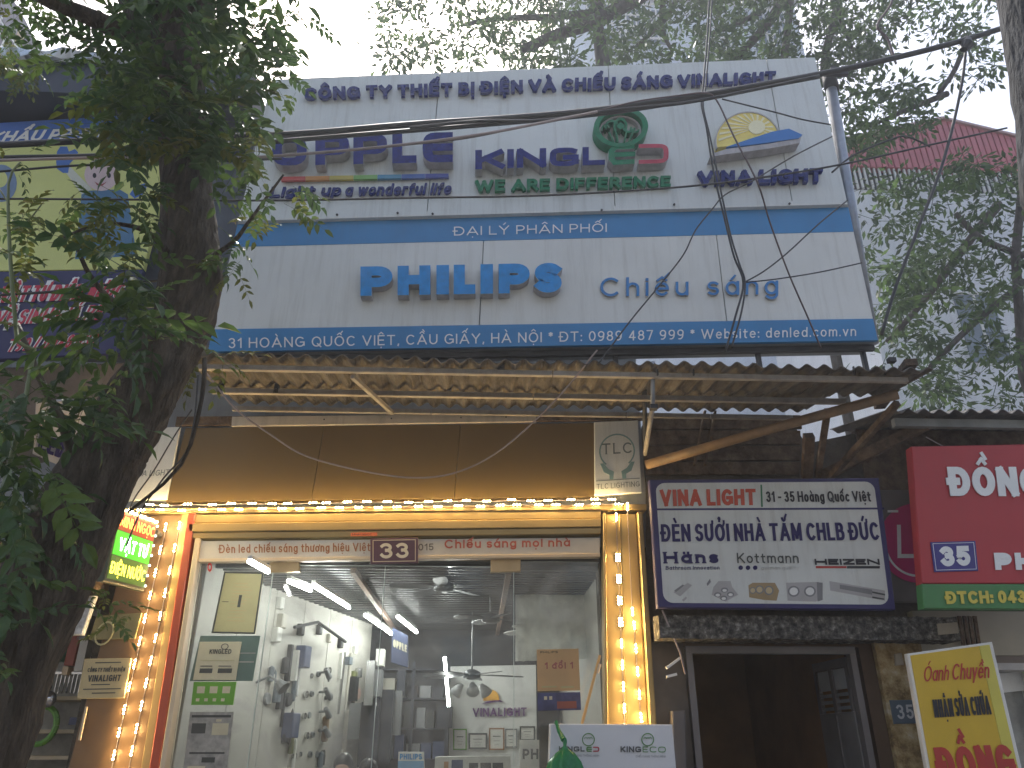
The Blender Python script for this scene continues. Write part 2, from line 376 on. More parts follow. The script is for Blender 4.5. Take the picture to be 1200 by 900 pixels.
def marks(ch, comb, w):
    low = ch.islower(); y = .82 if low else 1.12; c = w / 2; out = []
    if ch in 'i': c = 0
    hat = any(m in comb for m in '\u0302\u0306')
    for m in comb:
        dy = .24 if (hat and m in '\u0301\u0300\u0309\u0303') else 0
        dx = .16 if (hat and m in '\u0301\u0300\u0309\u0303') else 0
        if hat and dy: dy = .17; dx = .2
        if m == '\u0302': out += [[(c - .2, y), (c, y + .16)], [(c, y + .16), (c + .2, y)]]
        elif m == '\u0306': out.append(arc(c, y + .15, .17, .14, 180, 360))
        elif m == '\u0301': out.append([(c + dx - .04, y + dy), (c + dx + .12, y + dy + .18)])
        elif m == '\u0300': out.append([(c + (dx or 0) + .04, y + dy), (c + dx - .12, y + dy + .18)])
        elif m == '\u0309': out.append(arc(c + dx, y + dy + .16, .07, .07, 170, -80) + [(c + dx, y + dy + .02)])
        elif m == '\u0303': out.append([(c - .2, y + .03), (c - .08, y + .14), (c + .08, y + .04), (c + .2, y + .15)])
        elif m == '\u0323': out.append([(c, -.22), (c, -.19)])
        elif m == '\u0308': out += [[(c - .14, y + .05), (c - .14, y + .08)], [(c + .14, y + .05), (c + .14, y + .08)]]
        elif m == '\u031b':
            t = .68 if low else 1.0; out.append([(w, t - .12), (w + .12, t + .02), (w + .12, t + .14)])
    return out
def ribbon(pts, t):
    """left and right rails of a stroke"""
    closed = len(pts) > 4 and abs(pts[0][0] - pts[-1][0]) < 1e-6 and abs(pts[0][1] - pts[-1][1]) < 1e-6
    P = [Vector((p[0], p[1])) for p in pts]
    Q2 = [P[0]]
    for p in P[1:]:
        if (p - Q2[-1]).length > 1e-5: Q2.append(p)
    P = Q2
    if closed and len(P) > 2 and (P[0] - P[-1]).length < 1e-5: P.pop()
    n = len(P)
    if n < 2: return [], [], False
    Lr, Rr = [], []
    for i in range(n):
        if closed: a = P[i] - P[i - 1]; b = P[(i + 1) % n] - P[i]
        else:
            a = P[i] - P[i - 1] if i else P[1] - P[0]
            b = P[i + 1] - P[i] if i < n - 1 else a
        a = a.normalized(); b = b.normalized()
        na = Vector((-a.y, a.x)); nb = Vector((-b.y, b.x)); m = na + nb
        m = m.normalized() if m.length > 1e-4 else na
        k = 1 / max(.62, m.dot(nb)); e = Vector((0, 0))
        if not closed and i == 0: e = -a * t / 2
        if not closed and i == n - 1: e = a * t / 2
        Lr.append(P[i] + m * k * t / 2 + e); Rr.append(P[i] - m * k * t / 2 + e)
    return Lr, Rr, closed
def text(parent, s, q, mat_, w0=.004, depth=0.0, t=.15, gap=.2, slant=0.0, sq=2.0, each=False, name='lettering', mt=None, side=None, serif=False, space=.42, skip='', outline=None, jitter=0):
    """stroke-built writing that fills board q (cap height = q's height), one mesh or one per letter"""
    SQ[0] = sq; items = []; x = 0.0
    if len(s) <= 7: each = True
    d = unicodedata.normalize('NFD', s); i = 0
    while i < len(d):
        ch = d[i]; comb = ''; i += 1
        while i < len(d) and unicodedata.combining(d[i]): comb += d[i]; i += 1
        if ch == ' ': x += space; items.append(None); continue
        bar = ch in 'Đđ'; base = {'Đ': 'D', 'đ': 'd'}.get(ch, ch)
        w, st = glyph(base); st = [list(z) for z in st]
        if base == 'i' and any(m in comb for m in '\u0301\u0300\u0309'): st = st[:1]
        if bar: st.append([(-.14, .5), (.22, .5)] if ch == 'Đ' else [(.34, .86), (.66, .86)])
        mk = marks(base, comb, w)
        items.append((x, w, st, mk)); x += w + gap
    tot = max(x - gap, .01)
    ng = sum(1 for it in items if it) ; ratio = q.W() / q.H()
    # horizontal scale so that scaled skeleton + one stroke per letter fills the board
    sx = max(.12, (ratio - t * ng) / tot)
    tm = mt or t * .8
    cur = 0.0; xs = 0
    SQ[0] = 2.0
    mb = MB(); sb = MB(); layer = 0
    def put(st, tt, x0, mbx, sbx):
        nonlocal layer
        Lr, Rr, cl = ribbon(st, tt)
        if not Lr: return
        layer = (layer + 1) % 6
        wf = w0 + depth + layer * .0005
        def W(p, w):
            yy = p.y; xx = p.x + slant * yy
            return q.p(xx / ratio, yy, w)
        n = len(Lr); b = len(mbx.v)
        for k in range(n): mbx.v += [W(Lr[k], wf), W(Rr[k], wf)]
        for k in range(n if cl else n - 1):
            k2 = (k + 1) % n
            mbx.f.append((b + 2 * k, b + 2 * k + 1, b + 2 * k2 + 1, b + 2 * k2))
        if depth > 0:
            b = len(sbx.v)
            for k in range(n): sbx.v += [W(Lr[k], wf - .001), W(Rr[k], wf - .001), W(Lr[k], w0), W(Rr[k], w0)]
            for k in range(n if cl else n - 1):
                k2 = (k + 1) % n
                sbx.f += [(b + 4 * k, b + 4 * k2, b + 4 * k2 + 2, b + 4 * k + 2), (b + 4 * k + 1, b + 4 * k + 3, b + 4 * k2 + 3, b + 4 * k2 + 1)]
            if not cl:
                e = b + 4 * (n - 1)
                sbx.f += [(b, b + 2, b + 3, b + 1), (e, e + 1, e + 3, e + 2)]
    k = 0
    for it in items:
        if it is None: continue
        x0, w, st, mk = it
        ox = x0 * sx + t * k + t / 2; k += 1
        if each: mb = MB(); sb = MB()
        jy = random.uniform(-jitter, jitter)
        for z in st: put([(ox + px * sx, jy + t / 2 + py * (1 - t)) for px, py in z], t, 0, mb, sb)
        if serif:
            for z in st:
                for e, nb in ((z[0], z[1]), (z[-1], z[-2])):
                    if abs(e[0] - nb[0]) < .02 and (e[1] < .03 or e[1] > .97 or abs(e[1] - .68) < .02):
                        put([(ox + e[0] * sx - t * .5, t / 2 + e[1] * (1 - t) + (t * .3 if e[1] > .3 else -t * .3)), (ox + e[0] * sx + t * .5, t / 2 + e[1] * (1 - t) + (t * .3 if e[1] > .3 else -t * .3))], t * .45, 0, mb, sb)
        for z in mk: put([(ox + px * max(sx, .5) if w == 0 else ox + px * sx, py) for px, py in z], tm, 0, mb, sb)
        if each:
            o = mb.build('letter', mat_, parent)
            if depth > 0:
                sb.build('letter_side', side or M_side, o)
    if not each:
        o = mb.build(name, mat_, parent, kind='stuff')
        if depth > 0: sb.build('letter_side', side or M_side, o)
    return o
def T(parent, s, px4, Y, mat_, **k):
    if px4[0][1] - px4[3][1] > 10.5: k.setdefault('each', True)
    return text(parent, s, Q(*px4, Y), mat_, **k)

# ================================================================== THE SETTING
def sheet(name, x0, y0, x1, y1, z, m, kind='structure'):
    b = MB(); b.add([(x0, y0, z), (x1, y0, z), (x1, y1, z), (x0, y1, z)], [(0, 1, 2, 3)])
    return b.build(name, m, None, kind=kind)
M_asph = mat('asphalt', (.055, .054, .052), .9, var=.25, scale=8, bump=.3, bscale=60)
M_pave = mat('paving', (.22, .20, .18), .85, var=.2, scale=5, bump=.2)
sheet('ground', -600, -600, 600, 600, -.16, mat('earth', (.14, .12, .10), .95, var=.2))
sheet('road', -60, -14, 60, 1.2, -.14, M_asph)
b = MB(); b.box(-60, 1.2, -.15, 60, 6.95, 0); b.build('pavement', M_pave, None, kind='structure')
b = MB(); b.box(-60, 1.0, -.15, 60, 1.2, .004); b.build('kerb', mat('kerb_stone', (.3, .29, .27), .85), None, kind='structure')

YS = 6.2      # plane of the big billboard
YW = 7.0      # plane of the shop front
# ------------------------------------------------ the big billboard
def xl(y): return 318 - (y - 93) * .2336
def xr(y): return 955 + (y - 67) * .2222
tl0, tr0 = (318, 93), (955, 67)
cor = [((xl(258), 258), (xr(238), 238)), ((xl(262), 262), (xr(242), 242)), ((xl(289), 289), (xr(271), 271)), ((xl(386), 386), (xr(373.5), 373.5)), ((xl(412.5), 412.5), (xr(399), 399))]
qU = Q(cor[0][0], cor[0][1], tr0, tl0, YS - .05)
qB1 = Q(cor[2][0], cor[2][1], cor[1][1], cor[1][0], YS)
qL = Q(cor[3][0], cor[3][1], cor[2][1], cor[2][0], YS)
qB2 = Q(cor[4][0], cor[4][1], cor[3][1], cor[3][0], YS - .01)
bb = thing('billboard', 'wide white and blue shop billboard with raised logos above the corrugated awning', 'billboard', (qL.cx().x, YS + .15, qL.a.z))
def seams(q, us, m, nm):
    us = [0] + us + [1]; g = .0007
    for i in range(len(us) - 1):
        k = MB(); k.bev(q, us[i] + (g if i else 0), 0, us[i + 1] - (g if i < len(us) - 2 else 0), 1, -.03, 0, .003); k.build(nm, m, bb)
seams(qU, [.298, .606, .906], M_white, 'sign_panel')
seams(qL, [.392, .77], M_white_b, 'sign_panel')
k = MB(); k.bev(qB1, 0, -.02, 1, 1.02, -.03, .004, .003); k.build('blue_band', M_blue, bb)
k = MB(); k.bev(qB2, 0, 0, 1, 1, -.03, .004, .003); k.build('blue_band', M_blue, bb)
k = MB(); k.qbox(Quad(qB1.d, qB1.c, qU.b, qU.a), 0, 0, 1, 1, -.05, .012); k.build('sill_strip', M_white_b, bb)
# box carcass behind the faces
k = MB()
for q in (qU, qL):
    k.qbox(q, .0012, .0, .9988, .998, -.30, -.032)
k.qbox(qB1, .0012, 0, .9988, 1, -.30, -.034); k.qbox(qB2, .0012, 0.02, .9988, 1, -.30, -.034)
k.build('carcass', M_greywall, bb)
for u in (.02, .1, .35, .6, .82, .985):
    p = qB2.p(u, 0, -.12); k = MB(); k.box(p.x - .02, p.y, p.z - .36, p.x + .02, p.y + .04, p.z + .02); k.build('support_post', M_dark, bb)
k = MB(); a_, b_ = qB2.p(0, 0, -.1), qB2.p(1, 0, -.1); k.bar(a_ - Vector((0, 0, .03)), b_ - Vector((0, 0, .03)), .05); k.build('bottom_rail', M_dark, bb)
# rust spots and small bolt heads
for (px, py) in ((395, 252), (466, 250), (507, 251), (705, 246.5), (790, 240), (925, 239)):
    k = MB(); p = at(px, py, YS - .055); k.tube([p, p + Vector((0, -.012, 0))], .012, 6); k.build('bolt', M_dark, bb)

YT = YS - .062
T(bb, 'CÔNG TY THIẾT BỊ ĐIỆN VÀ CHIẾU SÁNG VINALIGHT', [(357, 119.5), (908, 100), (908, 86.5), (357, 106)], YT, M_navy_worn, t=.24, gap=.14, depth=.035, each=True, side=M_navy, mt=.2, jitter=.03)
for s_, x0_, x1_ in (('O', 322, 362), ('P', 372, 411), ('P', 416, 455), ('L', 461, 489), ('E', 496, 531)):
    def ly(x): return 203.5 - (x - 325) * .022
    def ty(x): return 169 - (x - 325) * .024
    T(bb, '@' if s_ == 'E' else s_, [(x0_, ly(x0_)), (x1_, ly(x1_)), (x1_, ty(x1_)), (x0_, ty(x0_))], YT - .0, M_navy, t=.25, sq=3.2, depth=.11, each=True)
# thin spectrum line under the first logo
qs = Q((330, 214), (526, 210), (526, 205.5), (330, 209.5), YT)
for i, c in enumerate([(.5, .08, .07), (.55, .25, .06), (.5, .42, .08), (.2, .42, .12), (.06, .25, .4), (.06, .14, .42), (.05, .08, .35)]):
    k = MB(); k.qbox(qs, i / 7 + .001, 0, (i + 1) / 7 - .001, 1, .002, .03); k.build('colour_strip', mat('spectrum_%d' % i, c, .45), bb)
T(bb, 'Light up', [(316, 233), (399, 230.5), (399, 218.5), (316, 221)], YT, M_navy_worn, t=.21, slant=.22, depth=.025, each=True, side=M_navy, gap=.12)
T(bb, 'a wonderful life', [(404, 231), (528, 229), (528, 216), (404, 218)], YT, M_navy_worn, t=.16, slant=.2, depth=.025, each=True, side=M_navy, gap=.12)
for s_, x0_, x1_ in (('K', 557, 591), ('I', 594, 600), ('N', 605, 639), ('G', 643, 676), ('L', 681, 707)):
    def ly(x): return 207.5 - (x - 557) * .037
    def ty(x): return 185 - (x - 557) * .028
    T(bb, s_, [(x0_, ly(x0_)), (x1_, ly(x1_)), (x1_, ty(x1_)), (x0_, ty(x0_))], YT, M_navy, t=.27, sq=3.6, depth=.11, each=True)
T(bb, '\u018e', [(742, 201), (711, 202), (711, 179), (742, 178)][::1] and [(711, 202.5), (742, 201), (742, 178), (711, 179)], YT, M_green, t=.24, depth=.11, each=True)
T(bb, '\u0186', [(746, 201), (780, 200), (780, 177.5), (746, 178)], YT, M_red, t=.2, sq=3.4, depth=.11, each=True)
T(bb, 'WE ARE DIFFERENCE', [(557, 227.5), (785, 221.5), (785, 209), (557, 214.5)], YT, M_green, t=.24, gap=.12, depth=.04, each=True, side=M_green)
# round green emblem over the middle logo
qe = Q((694, 183), (757, 181), (757, 134), (694, 136), YT)
k = MB(); k.ring(qe, .5, .5, .5, .5, .2, .0, .12, n=32); em = k.build('emblem_ring', M_green, bb)
k = MB(); k.ring(qe, .5, .5, .39, .38, .1, .002, .06, n=32); k.build('emblem_inner_ring', M_side, em)
k = MB()
for cu, ru, rv, t_ in ((.5, .13, .22, .3), (.34, .13, .17, .3), (.66, .13, .17, .3), (.23, .09, .12, .35), (.77, .09, .12, .35)):
    k.ring(qe, cu, .58 if ru > .1 else .52, ru, rv, t_, .002, .08 + .0006 * len(k.v) / 60, 200 if cu < .5 else -20 if cu > .5 else -40, 20 if cu < .5 else -200 if cu > .5 else 220, n=16)
for dx in (-.14, -.06, .06, .14):
    k.poly([(.5 + dx, .2), (.5 + dx + .03, .2), (.5 + dx * 1.6 + .03, .44), (.5 + dx * 1.6, .44)], qe, .002, .082)
k.poly([(.42, .58), (.5, .68), (.58, .58), (.5, .48)], qe, .002, .086)
k.build('emblem_lotus', M_green, em)
# sun dome logo
qd = Q((827, 192), (937, 188), (934, 134), (828, 138), YT)
dome = [(.42 + .335 * math.cos(R(a)), .36 + .60 * math.sin(R(a))) for a in range(-8, 197, 8)]
k = MB(); k.poly(dome, qd, .002, .08); dm = k.build('sun_dome', M_yellow, bb)
k = MB(); k.ring(qd, .42, .36, .345, .615, .035, .04, .088, -8, 195); k.build('dome_rim', M_side, dm)
for i, a in enumerate(range(-4, 188, 14)):
    k = MB(); c, s_ = math.cos(R(a)), math.sin(R(a)); c2, s2 = math.cos(R(a + 5)), math.sin(R(a + 5))
    k.poly([(.52, .62), (.42 + .31 * c, .38 + .55 * s_), (.42 + .31 * c2, .38 + .55 * s2)], qd, .08, .0825 + i * .0003)
    k.build('sun_ray', M_yellow_pale, dm)
k = MB(); k.poly([(.52 + .09 * math.cos(R(a)), .62 + .15 * math.sin(R(a))) for a in range(0, 360, 24)], qd, .08, .089); k.build('sun_disc', M_yellow_pale, dm)
k = MB(); k.poly([(.01, -.03), (.08, .07), (.18, .13), (.4, .17), (.67, .22), (.98, .34), (.96, .2), (.6, .1), (.17, .02)], qd, .002, .12); k.build('wave_tray', M_side, bb)
k = MB(); k.poly([(.18, .16), (.39, .29), (.67, .45), (.85, .5), (.99, .36), (.95, .29), (.67, .23), (.35, .17)], qd, .1, .13); k.build('blue_wave', mat('wave_blue', (.02, .17, .50), .35, var=.1), bb)
T(bb, 'VINA LIGHT', [(817, 220), (962, 216.5), (962, 201), (817, 204.5)], YT, M_navy_worn, t=.25, gap=.12, depth=.05, each=True, side=M_navy)
T(bb, 'ĐẠI LÝ PHÂN PHỐI', [(532, 276.5), (711, 272), (711, 262), (532, 266)], YS - .012, M_print_white, t=.12, gap=.2)
for s_, x0_, x1_ in (('P', 424, 461), ('H', 467, 505), ('I', 512, 526), ('L', 532, 557), ('I', 563, 577), ('P', 584, 620), ('S', 626, 657)):
    def ly(x): return 353 - (x - 424) * .018
    def ty(x): return 319 - (x - 424) * .02
    T(bb, s_, [(x0_, ly(x0_)), (x1_, ly(x1_)), (x1_, ty(x1_)), (x0_, ty(x0_))], YS - .004, M_pblue, t=.32 if s_ != 'I' else .36, sq=2.2, depth=.09, each=True)
T(bb, 'Chiếu sáng', [(703, 349), (911, 346.5), (911, 324), (703, 327)], YS - .004, mat('letter_blue_thin', (.03, .20, .5), .4), t=.125, gap=.3, depth=.02, each=True, space=.6)
T(bb, '31 HOÀNG QUỐC VIỆT, CẦU GIẤY, HÀ NỘI * ĐT: 0989 487 999 * Website: denled.com.vn', [(268, 408.5), (1003, 394), (1003, 382.5), (268, 396.5)], YS - .02, M_print_white, t=.12, gap=.24, space=.5)

# ------------------------------------------------ grey post carrying the billboard's right end
k = MB(); P0, P1 = at(972, 92, YS + .12), at(1022, 402, YS + .12)
po = thing('steel_post', 'round grey steel post standing against the right end of the billboard', 'post', P1)
k.tube([P1, P0], .062, 14); k.build('pipe', M_steel, po, smooth=True)
k = MB(); k.tube([P0 - Vector((0, 0, .18)), P0 + Vector((0, 0, .03))], .08, 14); k.build('collar', M_dark, po, smooth=True)
k = MB(); k.bar(P0 + Vector((-.16, -.1, -.03)), P0 + Vector((.16, -.1, -.03)), .05); k.build('cable_bracket', M_dark, po)
k = MB(); k.tube([P0 + Vector((0, -.09, 0)), P0 + Vector((0, -.14, 0))], .05, 10); k.build('insulator', M_dark, po)

# ------------------------------------------------ corrugated awning
def zsheet(Y): return 4.31 + (Y - 5.6) * .14
def corr(x0, x1, ya, yb, z0, z1, pitch=.146, amp=.022, th=.008, nper=8, ny=3, jag=.0):
    k = MB(); n = max(4, int((x1 - x0) / pitch * nper)); rows = []
    for side in (0, 1):
        for j in range(ny + 1):
            r = []
            for i in range(n + 1):
                x = x0 + (x1 - x0) * i / n; y = ya + (yb - ya) * j / ny
                if j == 0: y += jag * math.sin(x * 13.1)
                z = z0 + (z1 - z0) * j / ny + amp * math.sin(2 * math.pi * x / pitch) - (th if side else 0)
                r.append(len(k.v)); k.v.append(Vector((x, y, z)))
            rows.append(r)
    for s0 in (0, ny + 1):
        for j in range(ny):
            for i in range(n):
                a, b2, c, d = rows[s0 + j][i], rows[s0 + j][i + 1], rows[s0 + j + 1][i + 1], rows[s0 + j + 1][i]
                k.f.append((a, b2, c, d) if s0 == 0 else (d, c, b2, a))
    for i in range(n):
        k.f.append((rows[ny + 1][i], rows[ny + 1][i + 1], rows[0][i + 1], rows[0][i]))
        k.f.append((rows[ny][i], rows[ny][i + 1], rows[2 * ny + 1][i + 1], rows[2 * ny + 1][i]))
    for j in range(ny):
        for e in (0, -1): k.f.append((rows[j][e], rows[j + 1][e], rows[ny + 2 + j][e], rows[ny + 1 + j][e]))
    return k
xa, xb, xc = at(212, 430, 5.6).x, at(768, 418, 5.6).x, at(1078, 407, 5.6).x
aw = thing('awning', 'long rusty corrugated awning under the blue and white billboard', 'awning', ((xa + xc) / 2, YW, 4.3))
def lay(x0, x1, y0, y1, m, lift=0, tilt=0):
    n = max(1, round((x1 - x0) / .87)); w = (x1 - x0) / n
    for i in range(n):
        j = random.uniform(-.012, .012); l = .012 * (i % 2) + lift
        k = corr(x0 + i * w - .03, x0 + (i + 1) * w + .03, y0 + random.uniform(-.03, .02), y1, zsheet(y0) + .03 + l + j, zsheet(y1) + .03 + l + tilt, jag=.004)
        k.build('corrugated_sheet', m, aw)
lay(xa, xb, 5.56, 6.42, M_fibro)
lay(xa, xb, 6.3, 7.0, M_fibro, .03)
lay(xb, xc, 5.54, 6.30, M_fibro)
lay(xb, xc - .45, 6.2, 7.0, M_fibro, .03)
for (Y, x0, x1, h) in ((5.68, xa, xc - .12, .04), (6.33, xa, xc - .35, .045), (6.93, xa, xb, .04), (6.93, xb, xc - .6, .04)):
    z = zsheet(Y) - .002
    n = 2
    for i in range(n):
        a, b2 = x0 + (x1 - x0) * i / n, x0 + (x1 - x0) * (i + 1) / n - .01
        k = MB(); k.box(a, Y - .02, z - h - .015, b2, Y + .02, z - .012 + .006 * 0); k.build('purlin', M_beam, aw)
for px in (250, 390, 520, 640, 760, 870, 980):     # rafters running out from the wall
    pass
def strut(a, b2, w, m=M_beam, h=None, nm='strut'):
    k = MB(); k.bar(a, b2, w, h); return k.build(nm, m, aw)
strut(at(413, 441, 5.72), at(460, 484, 6.85), .035)
def pole_px(a, b2, r, m, nm='strut'):
    k = MB(); k.tube([a, a.lerp(b2, .5) + Vector((0, 0, .01)), b2], r, 10); return k.build(nm, m, aw, smooth=True)
pole_px(at(757, 545, 6.85), at(1052, 462, 5.9), .045, mat('bamboo', (.22, .14, .07), .55, var=.3, scale=7), 'bamboo_strut')
strut(at(974, 558, 6.8), at(1052, 472, 5.9), .05, M_wood)
strut(at(958, 558, 6.9), at(970, 480, 6.3), .05, M_wood)
strut(at(945, 560, 6.95), at(948, 510, 6.6), .09, M_wood)
strut(at(1068, 424, 5.66), at(1030, 476, 6.6), .10, M_wood, .06, 'end_beam')
pole_px(at(765, 424, 5.7), at(765, 476, 5.75), .018, M_steel)
pole_px(at(765, 476, 5.75), at(756, 532, 6.85), .022, M_beam)
pole_px(at(755, 448, 6.3), at(756, 520, 6.9), .022, M_dark)
for px, py in ((587, 430), (766, 477), (1045, 422)):
    k = MB(); p = at(px, py, 5.65); k.box(p.x - .03, p.y - .02, p.z - .02, p.x + .03, p.y + .03, p.z + .02); k.build('bracket', M_black, aw)
for px in (770, 812, 1000, 1035):
    k = MB(); p = at(px, 434, 5.66); k.box(p.x - .005, p.y - .02, p.z - .05, p.x + .005, p.y, p.z + .03); k.build('wire_tie', M_dark, aw)

# ------------------------------------------------ shop building (walls, roof slab, cladding)
def X(px, py, Y): return at(px, py, Y).x
sb_ = thing('shop_building', 'narrow lighting shop at number 33 with gold trim and glass front', 'shop', (0, YW, 0))
# masonry body above and behind the cladding: front band between awning and billboard
xL, xR = X(150, 590, YW), X(757, 590, YW)
k = MB(); k.box(xL - .1, YW + .14, 3.2, xR + .04, YW + 6.2, 6.6); k.build('upper_floor', M_greywall, sb_)
k = MB(); k.box(xL - .1, YW + .15, -.05, X(232, 655, YW), YW + .45, 3.2); k.build('side_wall', M_wall, sb_)
k = MB(); k.box(X(703, 655, YW) + .02, YW + .15, -.05, xR + .04, YW + .45, 3.2); k.build('side_wall', M_wall, sb_)
def board(parent, nm, px4, Y, m, w0=-.03, w1=0, b=.004):
    q = Q(*px4, Y); k = MB(); k.bev(q, 0, 0, 1, 1, w0, w1, b); o = k.build(nm, m, parent); return q, o
board(sb_, 'head_beam', [(205, 499), (757, 492), (757, 483), (207, 488)], YW, M_wood)
q, o = board(sb_, 'white_strip', [(271, 499.5), (628, 494), (628, 484), (272, 488)], YW - .01, mat('strip_white', (.52, .48, .42), .6, streak=.4))
for u in (.3, .52, .75, .9):
    k = MB(); p = q.p(u, .55, .003); k.tube([p, p + Vector((0, -.006, 0))], .008, 6); k.build('screw', M_dark, o)
qF = Q((194, 588), (697, 582), (697, 495), (217, 501), YW)
for i, (u0, u1) in enumerate(((0, .333), (.3335, .6665), (.667, 1))):
    k = MB(); k.bev(qF, u0, 0, u1 - (.0006 if i < 2 else 0), 1, -.1, -.008, .004); k.build('fascia_panel', M_fascia, sb_)
# ledge carrying the lights and the mouldings below it
def strip(nm, ya, yb, m, w1, x0=(214, 228), x1=(703, 703), w0=-.12, slope=-.012):
    q = Q((x0[0], yb), (x1[0], yb + slope * 480), (x1[1], ya + slope * 480), (x0[1] - 8, ya), YW)
    k = MB(); k.bev(q, 0, 0, 1, 1, w0, w1, .006); return q, k.build(nm, m, sb_)
strip('light_ledge', 596.5, 603, M_gold, .03, (150, 160), (757, 757), slope=-.010)
strip('moulding', 603.5, 613.5, M_gold, .015, (222, 230), (704, 704))
strip('moulding', 614.3, 624, M_gold, .03, (222, 230), (704, 704))
strip('moulding', 624.6, 631.5, M_gold, .012, (222, 230), (704, 704))
for x0_, x1_ in ((400, 416), (430, 443)):
    pass
q, o = board(sb_, 'orange_sticker', [(411, 628.5), (442, 628), (442, 624), (411, 624.5)], YW - .035, mat('sticker_orange', (.75, .17, .05), .5), -.002, .001, .001)
text(o, 'MINH NGOC', q.sub(.06, .2, .8, .8), M_tape, t=.14, w0=.003)
qN, o = board(sb_, 'shop_name_band', [(233, 655), (703, 648.5), (703, 630), (235, 634)], YW - .005, mat('band_cream', (.55, .52, .46), .5, var=.1), -.03, 0)
T(o, 'Đèn led chiếu sáng thương hiệu Việt', [(257, 648.5), (434, 646), (434, 636), (257, 638.5)], YW - .007, mat('print_brown', (.30, .12, .05), .5), t=.14, gap=.2, depth=0)
T(o, '2015', [(483, 645.5), (508, 645), (508, 637), (483, 637.5)], YW - .007, mat('print_grey', (.12, .11, .10), .5), t=.15)
T(o, 'Chiếu sáng mọi nhà', [(521, 643), (668, 640.5), (668, 630.5), (521, 632.5)], YW - .007, mat('print_rust', (.40, .08, .05), .5), t=.18, gap=.2)
k = MB(); q = Q((233, 659), (703, 653), (703, 648.7), (233, 655.2), YW); k.bev(q, 0, 0, 1, 1, -.06, .02); k.build('head_rail', M_cream, sb_)
# pillars
qPL = Q((70, 935), (178, 935), (222, 602), (158, 602), YW)
k = MB(); k.bev(qPL, 0, 0, 1, 1, -.1, .0, .01); k.build('left_pillar', M_brown, sb_)
qPLg = Q((171, 935), (183, 935), (230, 602), (222, 602), YW)
k = MB(); k.bev(qPLg, 0, 0, 1, 1, -.1, .03, .006); k.build('red_frame_strip', M_redstrip, sb_)
k = MB(); k.bev(Q((183.4, 935), (190, 935), (236, 632), (230.5, 632), YW), 0, 0, 1, 1, -.1, .04, .004); k.build('cream_frame_strip', M_cream, sb_)
k = MB(); k.bev(Q((160, 935), (170.5, 935), (221.6, 602), (214, 602), YW), 0, 0, 1, 1, -.1, .012, .004); k.build('frame_strip', M_gold, sb_)
qPR = Q((709, 935), (774, 935), (752, 602), (706, 602), YW)
k = MB(); k.bev(qPR, .07, 0, .86, 1, -.1, .0, .01); k.build('right_pillar', M_gold, sb_)
k = MB(); k.bev(qPR, 0, 0, .065, 1, -.1, .04, .006); k.build('frame_strip', M_gold, sb_)
k = MB(); k.bev(qPR, .865, 0, 1, 1, -.1, .05, .01); k.build('frame_strip', M_gold, sb_)
k = MB(); k.bev(qPR, .42, 0, .45, 1, .0, .012, .004); k.build('conduit', M_gold, sb_)

# white corner boards beside the fascia
tb = Q((697, 581), (752, 577), (747.5, 492.5), (696.5, 494.5), YW - .03)
k = MB(); k.bev(tb, 0, 0, 1, 1, -.03, 0); t1 = thing('corner_board', 'white corner board with round hand emblem and TLC letters, right of the fascia', 'sign', (tb.cx().x, YW, tb.a.z)); k.build('board', M_white_b, t1)
M_faint = mat('print_faint', (.16, .2, .2), .5); M_teal = mat('print_teal', (.22, .36, .36), .5)
text(t1, 'TLC', tb.sub(.16, .54, .84, .69), M_faint, t=.13, serif=True, gap=.25)
k = MB(); k.ring(tb, .5, .58, .4, .24, .08, .001, .004, -50, 230, n=24); k.build('emblem_ring', M_teal, t1)
k = MB()
k.poly([(.12, .42), (.2, .3), (.32, .26), (.32, .2), (.4, .2), (.42, .3), (.3, .34), (.2, .42)], tb, .001, .004)
k.poly([(.88, .42), (.8, .3), (.68, .26), (.68, .2), (.6, .2), (.58, .3), (.7, .34), (.8, .42)], tb, .001, .004)
k.build('emblem_hands', M_teal, t1)
text(t1, 'TLC LIGHTING', tb.sub(.04, .08, .96, .15), M_faint, t=.12, gap=.25)
k = MB(); k.qbox(tb, .03, .185, .97, .195, .001, .003); k.build('print_rule', M_faint, t1)
lb = Q((138, 587), (195, 585), (211, 500), (168, 502), YW - .03)
k = MB(); k.bev(lb, 0, 0, 1, 1, -.03, 0); t2 = thing('corner_board', 'white corner board lettered VINA LIGHT, half behind the tree trunk', 'sign', (lb.cx().x, YW, lb.a.z)); k.build('board', M_white_b, t2)
text(t2, 'VINA LIGHT', lb.sub(.08, .32, .96, .4), M_faint, t=.13, gap=.2)

# ------------------------------------------------ LED strips
M_ledw = emis('led_warm_white', (1.0, .69, .31), 180.0)
M_ledbase = mat('led_base', (.5, .33, .12), .5)
def led_module(t_, p, dirx, n2, rows=1, Y=0):
    """one small module: base plate with lit lenses"""
    d = dirx.normalized(); k = MB(); up = Vector((0, -1, 0)); s_ = d.cross(up).normalized()
    L = .036 if rows == 1 else .036; hw = (.005 if rows == 1 else .02)
    k.hexa([p - d * L - s_ * hw, p + d * L - s_ * hw, p + d * L + s_ * hw, p - d * L + s_ * hw], [x + up * .008 for x in (p - d * L - s_ * hw, p + d * L - s_ * hw, p + d * L + s_ * hw, p - d * L + s_ * hw)])
    base = k.build('led_module', M_ledbase, t_)
    k = MB()
    for r_ in range(rows):
        for i in range(3):
            c = p + d * (i - 1) * .028 + s_ * ((r_ - (rows - 1) / 2) * .022) + up * .012
            k.sphere(c, .0068, 6, 4)
    k.build('lens', M_ledw, base)
